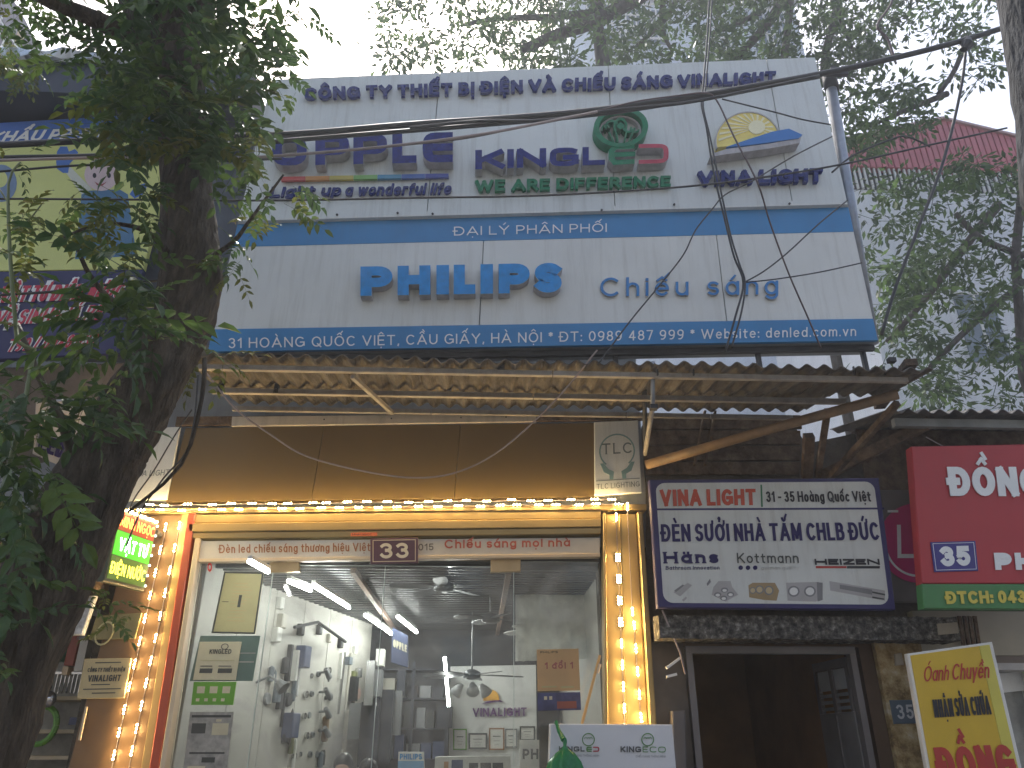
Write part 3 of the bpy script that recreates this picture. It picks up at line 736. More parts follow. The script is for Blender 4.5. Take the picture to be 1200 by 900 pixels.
def led_strip(nm, label, pts, Y, rows=1, wire=True):
    P = [at(x, y, Y) for x, y in pts]
    t_ = thing(nm, label, 'light strip', P[-1], 'warm LED strips round the shop front')
    if wire:
        k = MB(); k.tube([p + Vector((0, .004, 0)) for p in P], .004, 5); k.build('wire', M_cable_l, t_)
    for i, p in enumerate(P):
        d = P[min(i + 1, len(P) - 1)] - P[max(i - 1, 0)]
        led_module(t_, p, d, None, rows[i] if isinstance(rows, list) else rows)
    return t_
low = [(166 + 23.2 * i + random.uniform(-2.5, 2.5), 598.5 - .0135 * (23.2 * i) + random.uniform(-.6, .6)) for i in range(25)]
upp = [(174 + 23.6 * i + random.uniform(-5, 5), 592.5 - .0135 * (23.6 * i) + random.uniform(-1, 1)) for i in range(24)]
led_strip('led_light_strip', 'lower row of warm LED modules along the ledge under the fascia', low, YW - .045)
led_strip('led_light_strip', 'upper row of warm LED modules along the ledge under the fascia', upp, YW - .065)
led_strip('led_light_strip', 'outer string of warm LED modules down the left brown pillar', [(194.5 - 6.05 * i, 618 + 26.7 * i) for i in range(12)], YW - .02)
led_strip('led_light_strip', 'inner string of warm LED modules down the left brown pillar', [(210.5 - 5.55 * i, 616 + 26.4 * i) for i in range(12)], YW - .02)
led_strip('led_light_strip', 'inner string of warm LED modules down the right gold pillar', [(722, 606)] + [(723.9 + 1.07 * i, 653.5 + 25.2 * i) for i in range(10)], YW - .02, [1, 2, 2, 2, 2] + [1] * 6)
led_strip('led_light_strip', 'outer short string of warm LED modules down the right gold pillar', [(735, 594), (741, 717)] + [(743 + 2.0 * i, 733 + 27 * i) for i in range(6)], YW - .02)
# ================================================================== SHOP FRONT AND INSIDE
YG = YW + .06
xg0, xg1 = X(235, 658, YG), X(701, 653, YG)
zt = at(460, 656, YG).z
# glass panes: fixed left light, two door leaves, fixed right light
def gx(px): return X(px, 700, YG)
edges = [xg0, gx(316), gx(449), gx(602), xg1]
for i, nm in enumerate(('fixed_pane', 'glass_door', 'glass_door', 'fixed_pane')):
    x0, x1 = edges[i], edges[i + 1]
    zt_ = zt - (.06 if nm == 'glass_door' else 0)
    k = MB(); k.box(x0 + .003, YG + .002 * i, .03, x1 - .003, YG + .012 + .002 * i, zt_); o = k.build(nm, M_glass, sb_)
    M_edge = mat('glass_edge', (.55, .62, .58), .2, var=.05)
    if i:
        k = MB(); k.box(x0 - .003, YG - .003, .03, x0 + .003, YG + .016, zt_); k.build('pane_edge', M_edge, o)
    if nm == 'glass_door':
        k = MB(); k.box(x0, YG - .003, zt_, x1, YG + .014, zt_ + .006); k.build('pane_edge', M_edge, o)
for px in (333, 592):
    q = Q((px - 17, 671), (px + 18, 670), (px + 18, 652), (px - 17, 653), YG - .01); k = MB(); k.bev(q, 0, 0, 1, 1, -.04, .012, .004)
    k.build('door_clamp', mat('brushed_bronze', (.45, .33, .18), .35, .6), sb_)
# number plate 33
q33 = Q((434, 661), (490, 660), (490, 630), (434, 631), YW - .03)
pl = thing('number_plate', 'dark plate with pale numerals 33 in the middle over the shop door', 'number plate', q33.cx())
k = MB(); k.bev(q33, 0, 0, 1, 1, -.015, .004, .003); k.build('plate', mat('plate_plum', (.10, .04, .06), .4), pl)
k = MB()
for (u0, v0, u1, v1) in ((.05, .07, .95, .1), (.05, .9, .95, .93), (.05, .1, .065, .9), (.935, .1, .95, .9)): k.qbox(q33, u0, v0, u1, v1, .003, .006)
k.build('plate_border', M_cream, pl)
text(pl, '33', q33.sub(.2, .2, .8, .8), mat('numeral_cream', (.75, .66, .48), .4), t=.2, w0=.005)

# interior room
M_inw = mat('interior_white', (.47, .46, .42), .6, var=.05)
M_ceil = mat('metal_ceiling', (.13, .135, .14), .35, .6, var=.2, scale=3)
ZC = 2.98; yb = 11.6
inn = thing('shop_interior', 'lit shop room behind the glass with white walls and slatted metal ceiling', 'room', (0, 9.5, 0))
k = MB(); k.box(xg0 - .1, YG + .1, -.04, xg1 + .12, yb, .0); k.build('floor', mat('interior_floor', (.45, .42, .38), .3), inn)
k = MB(); k.box(xg0 - .1, YG + .1, ZC + .08, xg1 + .12, yb, ZC + .12); k.build('ceiling', M_ceil, inn)
n = 34
for i in range(n):
    y = YG + .25 + i * (yb - YG - .35) / n
    k = MB(); k.box(xg0 - .08, y, ZC + .03, xg1 + .1, y + .035, ZC + .08); k.build('ceiling_slat', M_ceil, inn)
for px in (505, 560, 380):
    pass
for xx in (-1.2, .25):
    k = MB(); k.box(xx, YG + .2, ZC - .02, xx + .05, yb, ZC + .03); k.build('ceiling_rail', mat('rail_rust', (.35, .25, .2), .5), inn)
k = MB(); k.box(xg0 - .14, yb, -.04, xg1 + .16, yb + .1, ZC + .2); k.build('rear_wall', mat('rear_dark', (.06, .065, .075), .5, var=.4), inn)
k = MB(); k.box(xg1 + .06, YG + .1, -.04, xg1 + .14, yb, ZC + .1); k.build('right_wall', M_inw, inn)
# the slanting display wall at the left
dl0, dl1 = Vector((xg0 + .02, YG + .12, 0)), Vector((at(436, 740, 11.0).x, 11.0, 0))
qD = Quad(dl0, dl1, dl1 + Vector((0, 0, 3.05)), dl0 + Vector((0, 0, 3.05)))
npan = 6
for i in range(npan):
    k = MB(); k.bev(qD, i / npan + .001, 0, (i + 1) / npan - .001, 1, -.03, 0, .004); k.build('display_panel', M_inw, inn)
# rear white board with the sun sign
qV = Q((527, 850), (629, 848), (628, 779), (528, 781), 11.0)
qV = Quad(Vector((qV.a.x, 11, .9)), Vector((qV.b.x, 11, .9)), qV.c, qV.d)
vb = thing('logo_wall', 'white partition with orange sun and VINALIGHT lettering at the back of the shop', 'partition', qV.cx())
k = MB(); k.bev(qV, 0, 0, 1, 1, -.06, 0); k.build('board', mat('logo_board', (.78, .79, .78), .5, var=.03), vb)
M_plum = mat('print_plum', (.14, .05, .20), .4)
T(vb, 'VINALIGHT', [(554, 840), (617, 839), (617, 829), (554, 830)], 10.99, M_plum, t=.2, gap=.2, depth=.02, side=M_plum, each=True)
qs_ = Q((564, 826), (590, 825), (590, 807), (564, 808), 10.985)
k = MB(); k.poly([(.45 + .36 * math.cos(R(a)), .25 + .7 * math.sin(R(a))) for a in range(0, 181, 12)], qs_, 0, .02); k.build('sun_dome', mat('sun_orange', (.85, .45, .06), .4), vb)
k = MB(); k.poly([(.0, .05), (.3, .2), (.6, .26), (.85, .25), (1, .12), (.7, .17), (.35, .1)], qs_, .0, .03); k.build('wave', M_plum, vb)

def printed(nm, label, cat, px4, Y, base, parts=(), group=None, w=.01, frame=None, q=None):
    q = q or Q(*px4, Y)
    t_ = thing(nm, label, cat, q.cx(), group)
    k = MB(); k.bev(q, 0, 0, 1, 1, -w, 0, .002); k.build('sheet' if w < .012 else 'board', base, t_)
    if frame:
        fm, fw = frame; r_ = q.W() / q.H(); k = MB()
        k.qbox(q, 0, 0, 1, fw * r_, .0005, .008); k.qbox(q, 0, 1 - fw * r_, 1, 1, .0005, .008); k.qbox(q, 0, fw * r_, fw, 1 - fw * r_, .0005, .0075); k.qbox(q, 1 - fw, fw * r_, 1, 1 - fw * r_, .0005, .0075)
        k.build('frame', fm, t_)
    for i, (u0, v0, u1, v1, m) in enumerate(parts):
        k = MB(); k.qbox(q, u0, v0, u1, v1, .0003, .0018 + i * .0004); k.build('print', m, t_)
    return q, t_
P_olive = mat('print_olive', (.60, .57, .32), .6, var=.08, transl=.35); P_dk = mat('print_dark', (.06, .065, .06), .6)
P_grn = mat('print_green', (.20, .48, .07), .6, transl=.35); P_grey = mat('print_greyish', (.42, .41, .38), .6, var=.35, scale=14, transl=.3)
P_teal = mat('print_teal_dark', (.16, .24, .21), .6, transl=.3); P_tan = mat('print_tan', (.68, .50, .28), .6, var=.1, transl=.4)
P_pale = mat('print_pale', (.72, .68, .5), .6, transl=.35)
YP = YG - .012
pf_ = Q((604, 775), (699, 772), (697, 662), (604, 663), 8.6)  # pale sheet added behind the glass to imitate its milky reflection
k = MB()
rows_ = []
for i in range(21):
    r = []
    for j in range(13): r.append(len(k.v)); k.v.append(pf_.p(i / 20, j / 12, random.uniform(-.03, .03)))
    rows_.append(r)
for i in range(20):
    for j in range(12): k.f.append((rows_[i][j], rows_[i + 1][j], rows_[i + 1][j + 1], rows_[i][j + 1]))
solo(k, 'milky_reflection_sheet', mat('milky_reflection_pale', (.72, .73, .68), .25, var=.25, scale=5, transl=.3), 'added crumpled pale film hanging behind the upper right window', 'standin', smooth=True)
q, t_ = printed('poster', 'dark framed yellowish sheet taped high on the left window', 'poster', [(248, 742), (299, 743), (309, 671), (263, 670)], YP, P_olive, [(.48, .42, .55, .62, P_dk), (.1, .5, .25, .51, P_dk)], frame=(P_dk, .035))
k = MB()
for i in range(12): k.qbox(q, .3, .2 + i * .055, .3 + random.uniform(.3, .5), .206 + i * .055, .0003, .001)
k.build('fine_print', P_tan, t_)
q, t_ = printed('poster', 'pale tan poster with mirrored lamp brand heading above a green strip', 'poster', [(226, 797), (276, 797), (283, 752), (234, 752)], YP - .006, P_pale, [(.12, .18, .42, .3, P_dk), (.55, .18, .88, .3, P_dk), (.1, .5, .9, .515, P_olive), (.12, .35, .4, .37, P_dk), (.55, .35, .85, .37, P_dk)])
text(t_, 'KINGLED', q.sub(.28, .68, .8, .8), P_dk, t=.18)
k = MB(); k.ring(q, .62, .87, .09, .08, .2, .0005, .003, n=14); k.build('bulb_mark', P_dk, t_)
printed('poster', 'dark teal backing sheet behind the mirrored brand poster', 'poster', [(222, 798), (296, 798), (305, 745), (235, 745)], YP + .006, P_teal, [(.72, .6, .97, .62, P_grey), (.72, .4, .97, .43, P_grey)])
q, t_ = printed('poster', 'bright green strip with three small lamp pictures under the brand poster', 'poster', [(224, 826), (273, 826), (277, 799), (227, 799)], YP - .004, P_grn, [(.1, .5, .28, .8, P_pale), (.4, .5, .58, .8, P_pale), (.7, .5, .88, .8, P_pale)] + [(.1 + .2 * i, .15, .18 + .2 * i, .28, P_pale) for i in range(4)])
q, t_ = printed('poster', 'grey printed sheet low on the left window', 'poster', [(210, 935), (262, 935), (274, 834), (223, 834)], YP, P_grey, [(.05, .93, .95, .96, P_dk), (.08, .74, .4, .86, P_dk), (.55, .72, .92, .86, P_pale), (.1, .5, .9, .52, P_dk), (.4, .4, .7, .46, P_dk), (.1, .3, .5, .36, P_pale), (.62, .88, .74, .91, P_pale)])
q, t_ = printed('poster', 'tan warranty poster reading 1 đổi 1 on the right window', 'poster', [(630, 810), (680, 809), (678, 760), (629, 761)], YP, P_tan, [(.1, .08, .45, .12, P_olive), (.55, .06, .85, .11, P_olive)])
text(t_, '1 đổi 1', q.sub(.18, .52, .85, .68), mat('print_dim_red', (.35, .12, .12), .5), t=.2, gap=.25)
text(t_, 'PHILIPS', q.sub(.08, .9, .5, .95), P_dk, t=.2)
printed('poster', 'dark blue and rust picture sheet right below the 1 đổi 1 poster', 'poster', [(630, 833), (681, 832), (680, 811), (630, 812)], YP, mat('print_blue_dark', (.06, .07, .16), .6, var=.4, scale=14), [(.45, .1, .9, .5, mat('print_rust_dark', (.25, .08, .06), .6)), (.15, .6, .22, .8, P_pale), (.27, .6, .34, .8, P_pale)])

# fluorescent tubes hung below the ceiling
M_tube = emis('tube_light', (.97, .98, .93), 34.0)
fr = mat('tube_holder', (.6, .6, .58), .4)
def tube_lamp(a, b2, where):
    t_ = thing('tube_lamp', 'lit white fluorescent tube ' + where, 'lamp', (a + b2) / 2, 'fluorescent tubes in the shop')
    k = MB(); k.tube([a, b2], .018, 8); k.build('tube', M_tube, t_)
    k = MB(); up = Vector((0, 0, .035)) if abs((b2 - a).normalized().z) < .7 else Vector((0, .035, 0)); k.bar(a + up, b2 + up, .04, .03); k.build('holder', fr, t_)
ZT = 2.86
for p1, p2, wh in (((292, 658), (314, 670), 'nearest the glass at the far left'), ((338, 681), (364, 692), 'left of the longest ceiling tube'), ((367, 686), (409, 712), 'the longest ceiling tube, over the display wall'),
                   ((428, 721), (459, 743), 'right of the longest one, by the door edge'), ((466, 723), (488, 741), 'beside the dark blue hanging box')):
    a, b2 = atz(*p1, ZT), atz(*p2, ZT); tube_lamp(a, b2, wh)
tube_lamp(at(521, 770, 10.2), at(526, 828, 10.2), 'standing upright beside the white logo partition')

# ceiling fans
def fan(cx, Y, zc, r, label, blades=5, m=None, cups=0, ph=.2, zt_=ZC):
    m = m or mat('fan_grey', (.16, .17, .18), .4, .3)
    c = Vector((cx, Y, zc)); t_ = thing('ceiling_fan', label, 'fan', c, 'ceiling fans in the shop')
    k = MB(); k.tube([c, Vector((cx, Y, zt_))], .012, 8); k.build('rod', m, t_)
    k = MB(); k.tube([c + Vector((0, 0, -.05)), c + Vector((0, 0, -.03)), c + Vector((0, 0, .03)), c + Vector((0, 0, .06))], [.05, .10, .10, .04], 16); k.build('motor', m, t_, smooth=True)
    for i in range(blades):
        a = ph + 2 * math.pi * i / blades; d = Vector((math.cos(a), math.sin(a), -.02)); s_ = Vector((-math.sin(a), math.cos(a), .15))
        k = MB(); pts = [(.1, .02), (.2, .03), (.35, .055), (.7, .07), (.95, .06), (1, .03)]
        vs = [c + d * r * p + s_ * w for p, w in pts] + [c + d * r * p - s_ * w for p, w in reversed(pts)]
        n = len(vs); vs2 = [v + Vector((0, 0, .008)) for v in vs]
        k.add(vs + vs2, [tuple(range(n)), tuple(range(2 * n - 1, n - 1, -1))] + [(j, (j + 1) % n, (j + 1) % n + n, j + n) for j in range(n)])
        k.build('blade', m, t_)
    for i in range(cups):
        a = .6 + 2 * math.pi * i / cups; p = c + Vector((math.cos(a) * .13, math.sin(a) * .13, -.1)); e = p + Vector((math.cos(a) * .09, math.sin(a) * .09, -.10))
        k = MB(); k.tube([p, p.lerp(e, .5), e], [.025, .055, .075], 12); k.build('lamp_shade', mat('shade_frosted', (.5, .52, .54), .3), t_, smooth=True)
p = at(553, 791, 9.6); fan(p.x, 9.6, p.z, .62, 'dark ceiling fan with lamp shades in front of the white logo partition', cups=3)
p = at(520, 688, 7.9); fan(p.x, 7.9, p.z, .55, 'dark fan close under the ceiling near the door top', ph=.9)
p = at(622, 738, 9.0); fan(p.x, 9.0, p.z, .45, 'pale fan with thin blades behind the right window', 3, mat('fan_pale', (.6, .6, .57), .4), ph=.1)
p = at(575, 725, 8.6); fan(p.x, 8.6, p.z, .42, 'small grey fan under the middle of the slatted ceiling', 4, ph=.4)
p = at(430, 672, 7.8); fan(p.x, 7.8, p.z, .5, 'grey fan with drooping blades left of the number plate', 3, mat('fan_mid', (.3, .3, .29), .4), ph=.5)

# goods on the slanting display wall
M_chr = mat('chrome', (.6, .6, .6), .2, .9, var=.05); M_box = mat('carton', (.5, .48, .42), .6); M_ltb = mat('pack_blue', (.06, .08, .16), .4); M_gr = mat('fitting_grey', (.25, .26, .27), .4, .3)
def onD(px, py, w=.0):
    p = onp(px, py, qD.a + qD.n * w, qD.n); return p
du = (qD.b - qD.a).normalized(); dz = Vector((0, 0, 1)); dn = qD.n
def wall_item(nm, cat, label, px, py, kind, s=1.0, group=None, m=None):
    p = onD(px, py, .002); q = Quad(p - du * .1 * s - dz * .1 * s, p + du * .1 * s - dz * .1 * s, p + du * .1 * s + dz * .1 * s, p - du * .1 * s + dz * .1 * s); k = MB()
    if kind == 'ring': k.ring(q, .5, .5, .5, .5, .3, 0, .03, n=14)
    elif kind == 'disc': k.tube([p, p + dn * .04 * s], [.09 * s, .075 * s], 14)
    elif kind == 'box': k.bev(q, .1, -.1, .9, 1.1, 0, .12 * s, .01)
    elif kind == 'bar': k.tube([p - dz * .22 * s, p + dz * .22 * s + dn * .02], .02, 8)
    elif kind == 'spot':
        k.tube([p, p + dn * .08], .015, 6); c = p + dn * .1; k.tube([c - du * .05 + dz * .03, c + du * .07 - dz * .05], [.03 * s, .045 * s], 10)
    elif kind == 'frame': k.qbox(q, 0, -.4, 1, 1.4, 0, .02)
    elif kind == 'arm': k.tube([p, p + dn * .12 * s + dz * .05 * s, p + dn * .22 * s - du * .05], .012, 6); k.tube([p + dn * .2 * s, p + dn * .26 * s - dz * .06], [.03 * s, .06 * s], 10)
    return solo(k, nm, m or M_gr, label, cat, group)
RW = ['top', 'top', 'top', 'top', 'second', 'second', 'second', 'second', 'third', 'third', 'fourth', 'fourth', 'bottom', 'bottom', 'bottom', 'bottom', 'bottom']
RP = ['first', 'second', 'third', 'fourth', 'first', 'second', 'third', 'fourth', 'first', 'second', 'first', 'second', 'second', 'third', 'first', 'fourth', 'fifth']
for i, (px, py) in enumerate([(365, 792), (372, 790), (384, 786), (385, 796), (357, 814), (364, 813), (381, 818), (386, 817), (355, 839), (362, 838), (358, 862), (365, 861), (352, 884), (362, 884), (343, 886), (371, 884), (377, 882)]):
    wall_item('ring_lamp', 'lamp', '%s %s lamp, %s in the %s row of round lamps' % ('dark' if i % 2 else 'shiny', 'ring' if i % 3 else 'disc', RP[i], RW[i]), px, py, 'ring' if i % 3 else 'disc', random.uniform(.28, .42), 'ring lamps on the display wall', M_gr if i % 2 else M_chr)
for px, py, rw in [(374, 788, 'top'), (374, 811, 'second'), (374, 834, 'third'), (373, 856, 'fourth')]:
    wall_item('spot_lamp', 'lamp', 'little spot lamp on an arm amid the %s row of round lamps' % rw, px, py, 'spot', .8, 'spot lamps on the display wall')
specs = [('wall_lamp', 'lamp', 'white cube wall lamp, highest on the display wall', 326, 707, 'box', .5, M_paper), ('wall_lamp', 'lamp', 'pale upright box lamp under the white cube lamp', 327, 728, 'box', .6, M_box),
 ('carton', 'box', 'pale carton at the glass post below the box lamps', 321, 744, 'box', .6, M_paper), ('wall_lamp', 'lamp', 'dark square lantern on the display wall', 350, 738, 'box', .5, M_dark),
 ('tube_pack', 'package', 'blue and green tube packs hanging on the display wall', 350, 770, 'box', .95, M_ltb), ('wall_lamp', 'lamp', 'black lantern beside the hanging tube packs', 372, 738, 'box', .45, M_dark),
 ('wall_lamp', 'lamp', 'small bright lantern right of the black one', 384, 748, 'box', .4, M_box), ('wall_lamp', 'lamp', 'dark lantern with a lit pane near the display wall end', 397, 754, 'box', .45, M_dark),
 ('wall_lamp', 'lamp', 'white lantern at the display wall end', 414, 762, 'box', .4, M_paper), ('spotlight', 'lamp', 'large round grey spotlight low on the display wall', 337, 820, 'disc', .8, M_dark),
 ('spotlight', 'lamp', 'oval grey lamp head near the glass post', 312, 819, 'disc', .7, M_gr), ('tube_pack', 'package', 'dark blue package stack below the round spotlight', 335, 850, 'box', 1.0, M_ltb),
 ('wall_lamp', 'lamp', 'oval lamp with a rosy face by the far shelves', 418, 813, 'disc', .85, mat('lamp_rose', (.6, .42, .36), .4)), ('wall_lamp', 'lamp', 'long brushed bar lamp left of the rosy oval lamp', 399, 800, 'bar', 1.6, M_chr),
 ('wall_lamp', 'lamp', 'second long bar lamp on the display wall', 407, 800, 'bar', 1.6, M_box), ('picture_frame', 'frame', 'small pale framed card among the ring lamps', 378, 860, 'frame', .55, M_paper),
 ('floor_lamp', 'lamp', 'grey angled lamp arm in the window corner', 300, 800, 'arm', 1.2, M_gr), ('spotlight', 'lamp', 'dark twin spotlight at the foot of the display wall', 374, 890, 'box', .5, M_dark)]
for nm, cat, lab, px, py, kd, s, m in specs: wall_item(nm, cat, lab, px, py, kd, s, None, m)
# more of the crowded goods on the display wall
clut = [M_box, M_gr, M_dark, M_chr, mat('pack_brown', (.22, .15, .09), .5), mat('pack_slate', (.14, .17, .20), .5), M_paper, mat('pack_olive', (.2, .22, .08), .5)]
crng = random.Random(5)
looks = {0: 'pale', 1: 'grey', 2: 'dark', 3: 'steel', 4: 'brown', 5: 'slate', 6: 'white', 7: 'olive'}
def where(px, py):
    return ('near the glass' if px < 335 else 'mid way' if px < 385 else 'at the far end') + (' high' if py < 760 else ' at middle height' if py < 830 else ' low')
seen_l = {}
for i in range(40):
    px = crng.uniform(308, 432); py = crng.uniform(770 if px < 400 else 760, 895)
    if 350 < px < 392 and py < 890 and crng.random() < .8: continue
    ci = crng.randrange(len(clut)); p = onD(px, py, .002); w, h, d_ = crng.uniform(.015, .05), crng.uniform(.04, .19), crng.uniform(.02, .09)
    k = MB(); a_ = p - du * w - dz * h; b_ = p + du * w - dz * h; c_ = p + du * w + dz * h; e_ = p - du * w + dz * h; qq = Quad(a_, b_, c_, e_)
    if i % 2: k.bev(qq, 0, 0, 1, 1, 0, d_, .004)
    else: k.tube([p - dz * h + dn * w, p - dz * h * .9 + dn * w, p + dz * h * .8 + dn * w, p + dz * h + dn * w], [w * .4, w, w * .9, w * .2], 10)
    lb_ = '%s package %s on the display wall' % (looks[ci], where(px, py)); seen_l[lb_] = seen_l.get(lb_, 0) + 1
    if seen_l[lb_] > 1: lb_ = ('taller ' if h > .13 else 'shorter ') + lb_ + (', the %s' % ('second', 'third', 'fourth', 'fifth', 'sixth')[min(4, seen_l[lb_] - 2)])
    solo(k, 'hanging_package', clut[ci], lb_, 'package', 'packages on the display wall')
# black lamp rail with arms in the upper part of the display wall
k = MB(); a, b2 = onD(345, 735, .25), onD(405, 752, .25); k.tube([a, a.lerp(b2, .4) + dz * .12, b2], .018, 6); solo(k, 'lamp_rail', M_dark, 'dark bent rail carrying lanterns above the display wall', 'rail')
# rear racks and boxes
M_rack = mat('rack_dark', (.05, .055, .07), .4, .3)
rk = thing('shelf_rack', 'dark tall rack crowded with goods between display wall and logo partition', 'rack', (at(485, 850, 10.8).x, 10.8, 0))
x0, x1 = X(442, 850, 10.8), X(524, 850, 10.8)
for xx in (x0, (x0 + x1) / 2, x1):
    k = MB(); k.box(xx - .02, 10.6, 0, xx + .02, 10.64, 2.5); k.build('upright', M_rack, rk)
for z in (.5, 1.0, 1.35, 1.7, 2.05, 2.4):
    k = MB(); k.box(x0, 10.6, z, x1, 11.0, z + .02); k.build('shelf', M_rack, rk)
rb = [M_dark, M_gr, M_box, M_ltb, M_paper, P_dk, P_dk, M_rack]
cnt = 0
for z in (1.02, 1.37, 1.72, 2.07):
    x = x0 + .03; cnt2 = 0
    while x < x1 - .1:
        w = random.uniform(.07, .2); h = random.uniform(.12, .28); k = MB(); k.box(x, 10.62 + random.uniform(0, .1), z, x + w, 10.95, z + h)
        mi = random.randrange(len(rb)); nn = ('dark', 'grey', 'pale', 'blue grey', 'white', 'black', 'black', 'navy')[mi]; on = ('first', 'second', 'third', 'fourth', 'fifth', 'sixth', 'seventh', 'eighth', 'ninth')[cnt2]; cnt2 += 1; solo(k, 'goods_box', rb[mi], '%s box, %s from the left on the %s of the dark rear rack' % (nn, on, {1.02: 'lowest full shelf', 1.37: 'second shelf', 1.72: 'third shelf', 2.07: 'upper shelf'}[z]), 'box', 'boxes on the rear rack'); x += w + random.uniform(.01, .05); cnt += 1
# near racks by the display wall
for i, (px, py, w, h, m) in enumerate([(433, 800, .1, .5, M_chr), (441, 800, .12, .3, M_gr), (437, 860, .12, .8, M_rack), (426, 860, .1, .7, M_dark), (452, 850, .14, .8, M_rack), (415, 845, .14, .4, M_gr), (462, 835, .15, .5, M_gr), (408, 850, .1, .3, M_box), (445, 770, .1, .2, M_paper), (430, 828, .2, .04, M_chr), (470, 800, .1, .3, M_rack), (395, 880, .2, .3, M_gr)]):
    p = at(px, py, 9.9 + .06 * i); k = MB(); k.box(p.x - w / 2, p.y, p.z - h / 2, p.x + w / 2, p.y + .2, p.z + h / 2)
    solo(k, 'lamp_package', m, '%s lamp package, %s of those standing where the display wall ends' % (({id(M_chr): 'steel', id(M_gr): 'grey', id(M_rack): 'navy', id(M_dark): 'dark', id(M_box): 'pale', id(M_paper): 'white'})[id(m)], ('uppermost right', 'tall middle', 'long lower', 'lower left', 'long right', 'low left', 'rightmost low', 'far left thin', 'topmost', 'flat wide', 'rightmost high', 'lowest left')[i]), 'package', 'lamp packages at the display wall end')
q, t_ = printed('hanging_sign', 'dark navy hanging box with pale letters between the ceiling tubes', 'sign', [(458, 776), (478, 782), (478, 745), (460, 735)], 9.8, M_ltb, [], w=.1)
text(t_, 'OPPLE', q.sub(.08, .45, .95, .68), P_pale, t=.22)
q, t_ = printed('box_sign', 'white and blue box reading PHILIPS at the foot of the rear rack', 'box', [(466, 905), (497, 905), (496, 881), (467, 881)], 9.5, M_paper, [(.0, .0, 1, .55, mat('pack_lightblue', (.2, .4, .65), .5))], w=.15)
text(t_, 'PHILIPS', q.sub(.06, .62, .94, .9), M_pblue, t=.22)
# certificates and furniture in front of the partition
for i, (x0_, y0_, x1_, y1_, fm, lab) in enumerate([(531, 854, 547, 879, P_grn, 'green framed certificate, leftmost under the sun lettering'), (549, 859, 571, 878, P_dk, 'black framed landscape certificate'), (573, 853, 591, 879, mat('wood_frame', (.35, .18, .08), .5), 'certificate in an orange wood frame'), (592, 854, 606, 876, M_gr, 'grey framed certificate right of the wood framed one'), (609, 851, 627, 868, P_dk, 'small dark framed certificate at the partition edge')]):
    printed('certificate', lab, 'certificate', [(x0_, y1_), (x1_, y1_), (x1_, y0_), (x0_, y0_)], 10.96, M_paper, [(.25, .6, .75, .64, P_dk), (.3, .4, .7, .43, P_grey), (.35, .25, .65, .28, P_grey)], frame=(fm, .09), w=.015)
q, t_ = printed('box_sign', 'white board starting PH partly hidden by the bag', 'sign', [(609, 905), (632, 905), (632, 867), (609, 867)], 9.0, M_paper, w=.03)
text(t_, 'PHILIPS', Quad(*[q.p(u, v, 0) for u, v in ((.15, .35), (3.1, .35), (3.1, .68), (.15, .68))]).sub(0, 0, .3, 1) and q.sub(.15, .35, .95, .68), P_dk, t=.2) if 0 else text(t_, 'PH', q.sub(.15, .4, .95, .72), P_dk, t=.22)
q, t_ = printed('counter', 'pale counter with coloured boxes below the certificates', 'counter', [(508, 925), (600, 925), (598, 886), (510, 887)], 8.9, mat('counter_pale', (.62, .62, .58), .5), [(.12, .6, .18, .85, mat('tan_thing', (.5, .3, .15), .5)), (.22, .55, .37, .9, M_ltb), (.45, .5, .57, .8, P_dk), (.6, .5, .74, .8, P_dk), (.76, .5, .9, .8, P_dk)], w=.4)
# customers: tops of two heads above the sill line
def head(px, py, Y, r, lab):
    c = at(px, py, Y); t_ = thing('person', lab, 'person', (c.x, c.y, 0))
    k = MB()
    pr = [(0, .10, .14), (.5, .12, .16), (.9, .14, .16), (1.1, .13, .17), (1.3, .17, .21), (1.42, .11, .14), (1.5, .055, .06)]
    z0 = c.z - 1.62; n = 14; rows = []
    for z, ry, rx in pr:
        rows.append(len(k.v))
        for j in range(n):
            a = 2 * math.pi * j / n; k.v.append(Vector((c.x + math.cos(a) * rx, c.y + math.sin(a) * ry, z0 + z)))
    for i in range(len(rows) - 1):
        for j in range(n):
            j2 = (j + 1) % n; k.f.append((rows[i] + j, rows[i] + j2, rows[i + 1] + j2, rows[i + 1] + j))
    k.sphere((c.x, c.y - .01, z0 + 1.6), .085, 14, 10, 1.25)
    k.build('body', mat('skin', (.42, .27, .19), .5), t_, smooth=True)
    k = MB(); k.sphere((c.x, c.y + .012, z0 + 1.635), .1, 18, 12, 1.1)
    k.build('hair', mat('hair_black', (.008, .008, .009), .35), t_, smooth=True)
head(402, 898, 8.6, .1, 'black haired customer standing low behind the left door leaf')
head(431, 903, 9.2, .1, 'second customer, only a sliver of dark hair showing')

# hooks, transparent red-green sticker, rod, white lightbox, bag
k = MB(); q = Q((241, 672), (252, 672), (252, 654), (241, 654), YG - .02)
k.ring(q, .45, .4, .25, .3, .5, 0, .006, n=10); o = solo(k, 'window_charm', mat('charm_red', (.6, .03, .02), .4), 'tiny red charm at the top left corner of the window', 'charm')
k = MB(); a, b2 = at(703, 768, YW - .25), at(681, 852, YW - .3)
rod = thing('wooden_rod', 'gold brown wooden rod leaning in front of the right pillar', 'rod', b2)
k.tube([a, b2 + (b2 - a) * .4], .012, 8); k.build('shaft', mat('rod_wood', (.55, .33, .12), .4), rod)
k = MB(); k.tube([at(702, 778, YW - .25), at(699, 788, YW - .252)], .02, 8); k.build('tape_wrap', M_cream, rod)
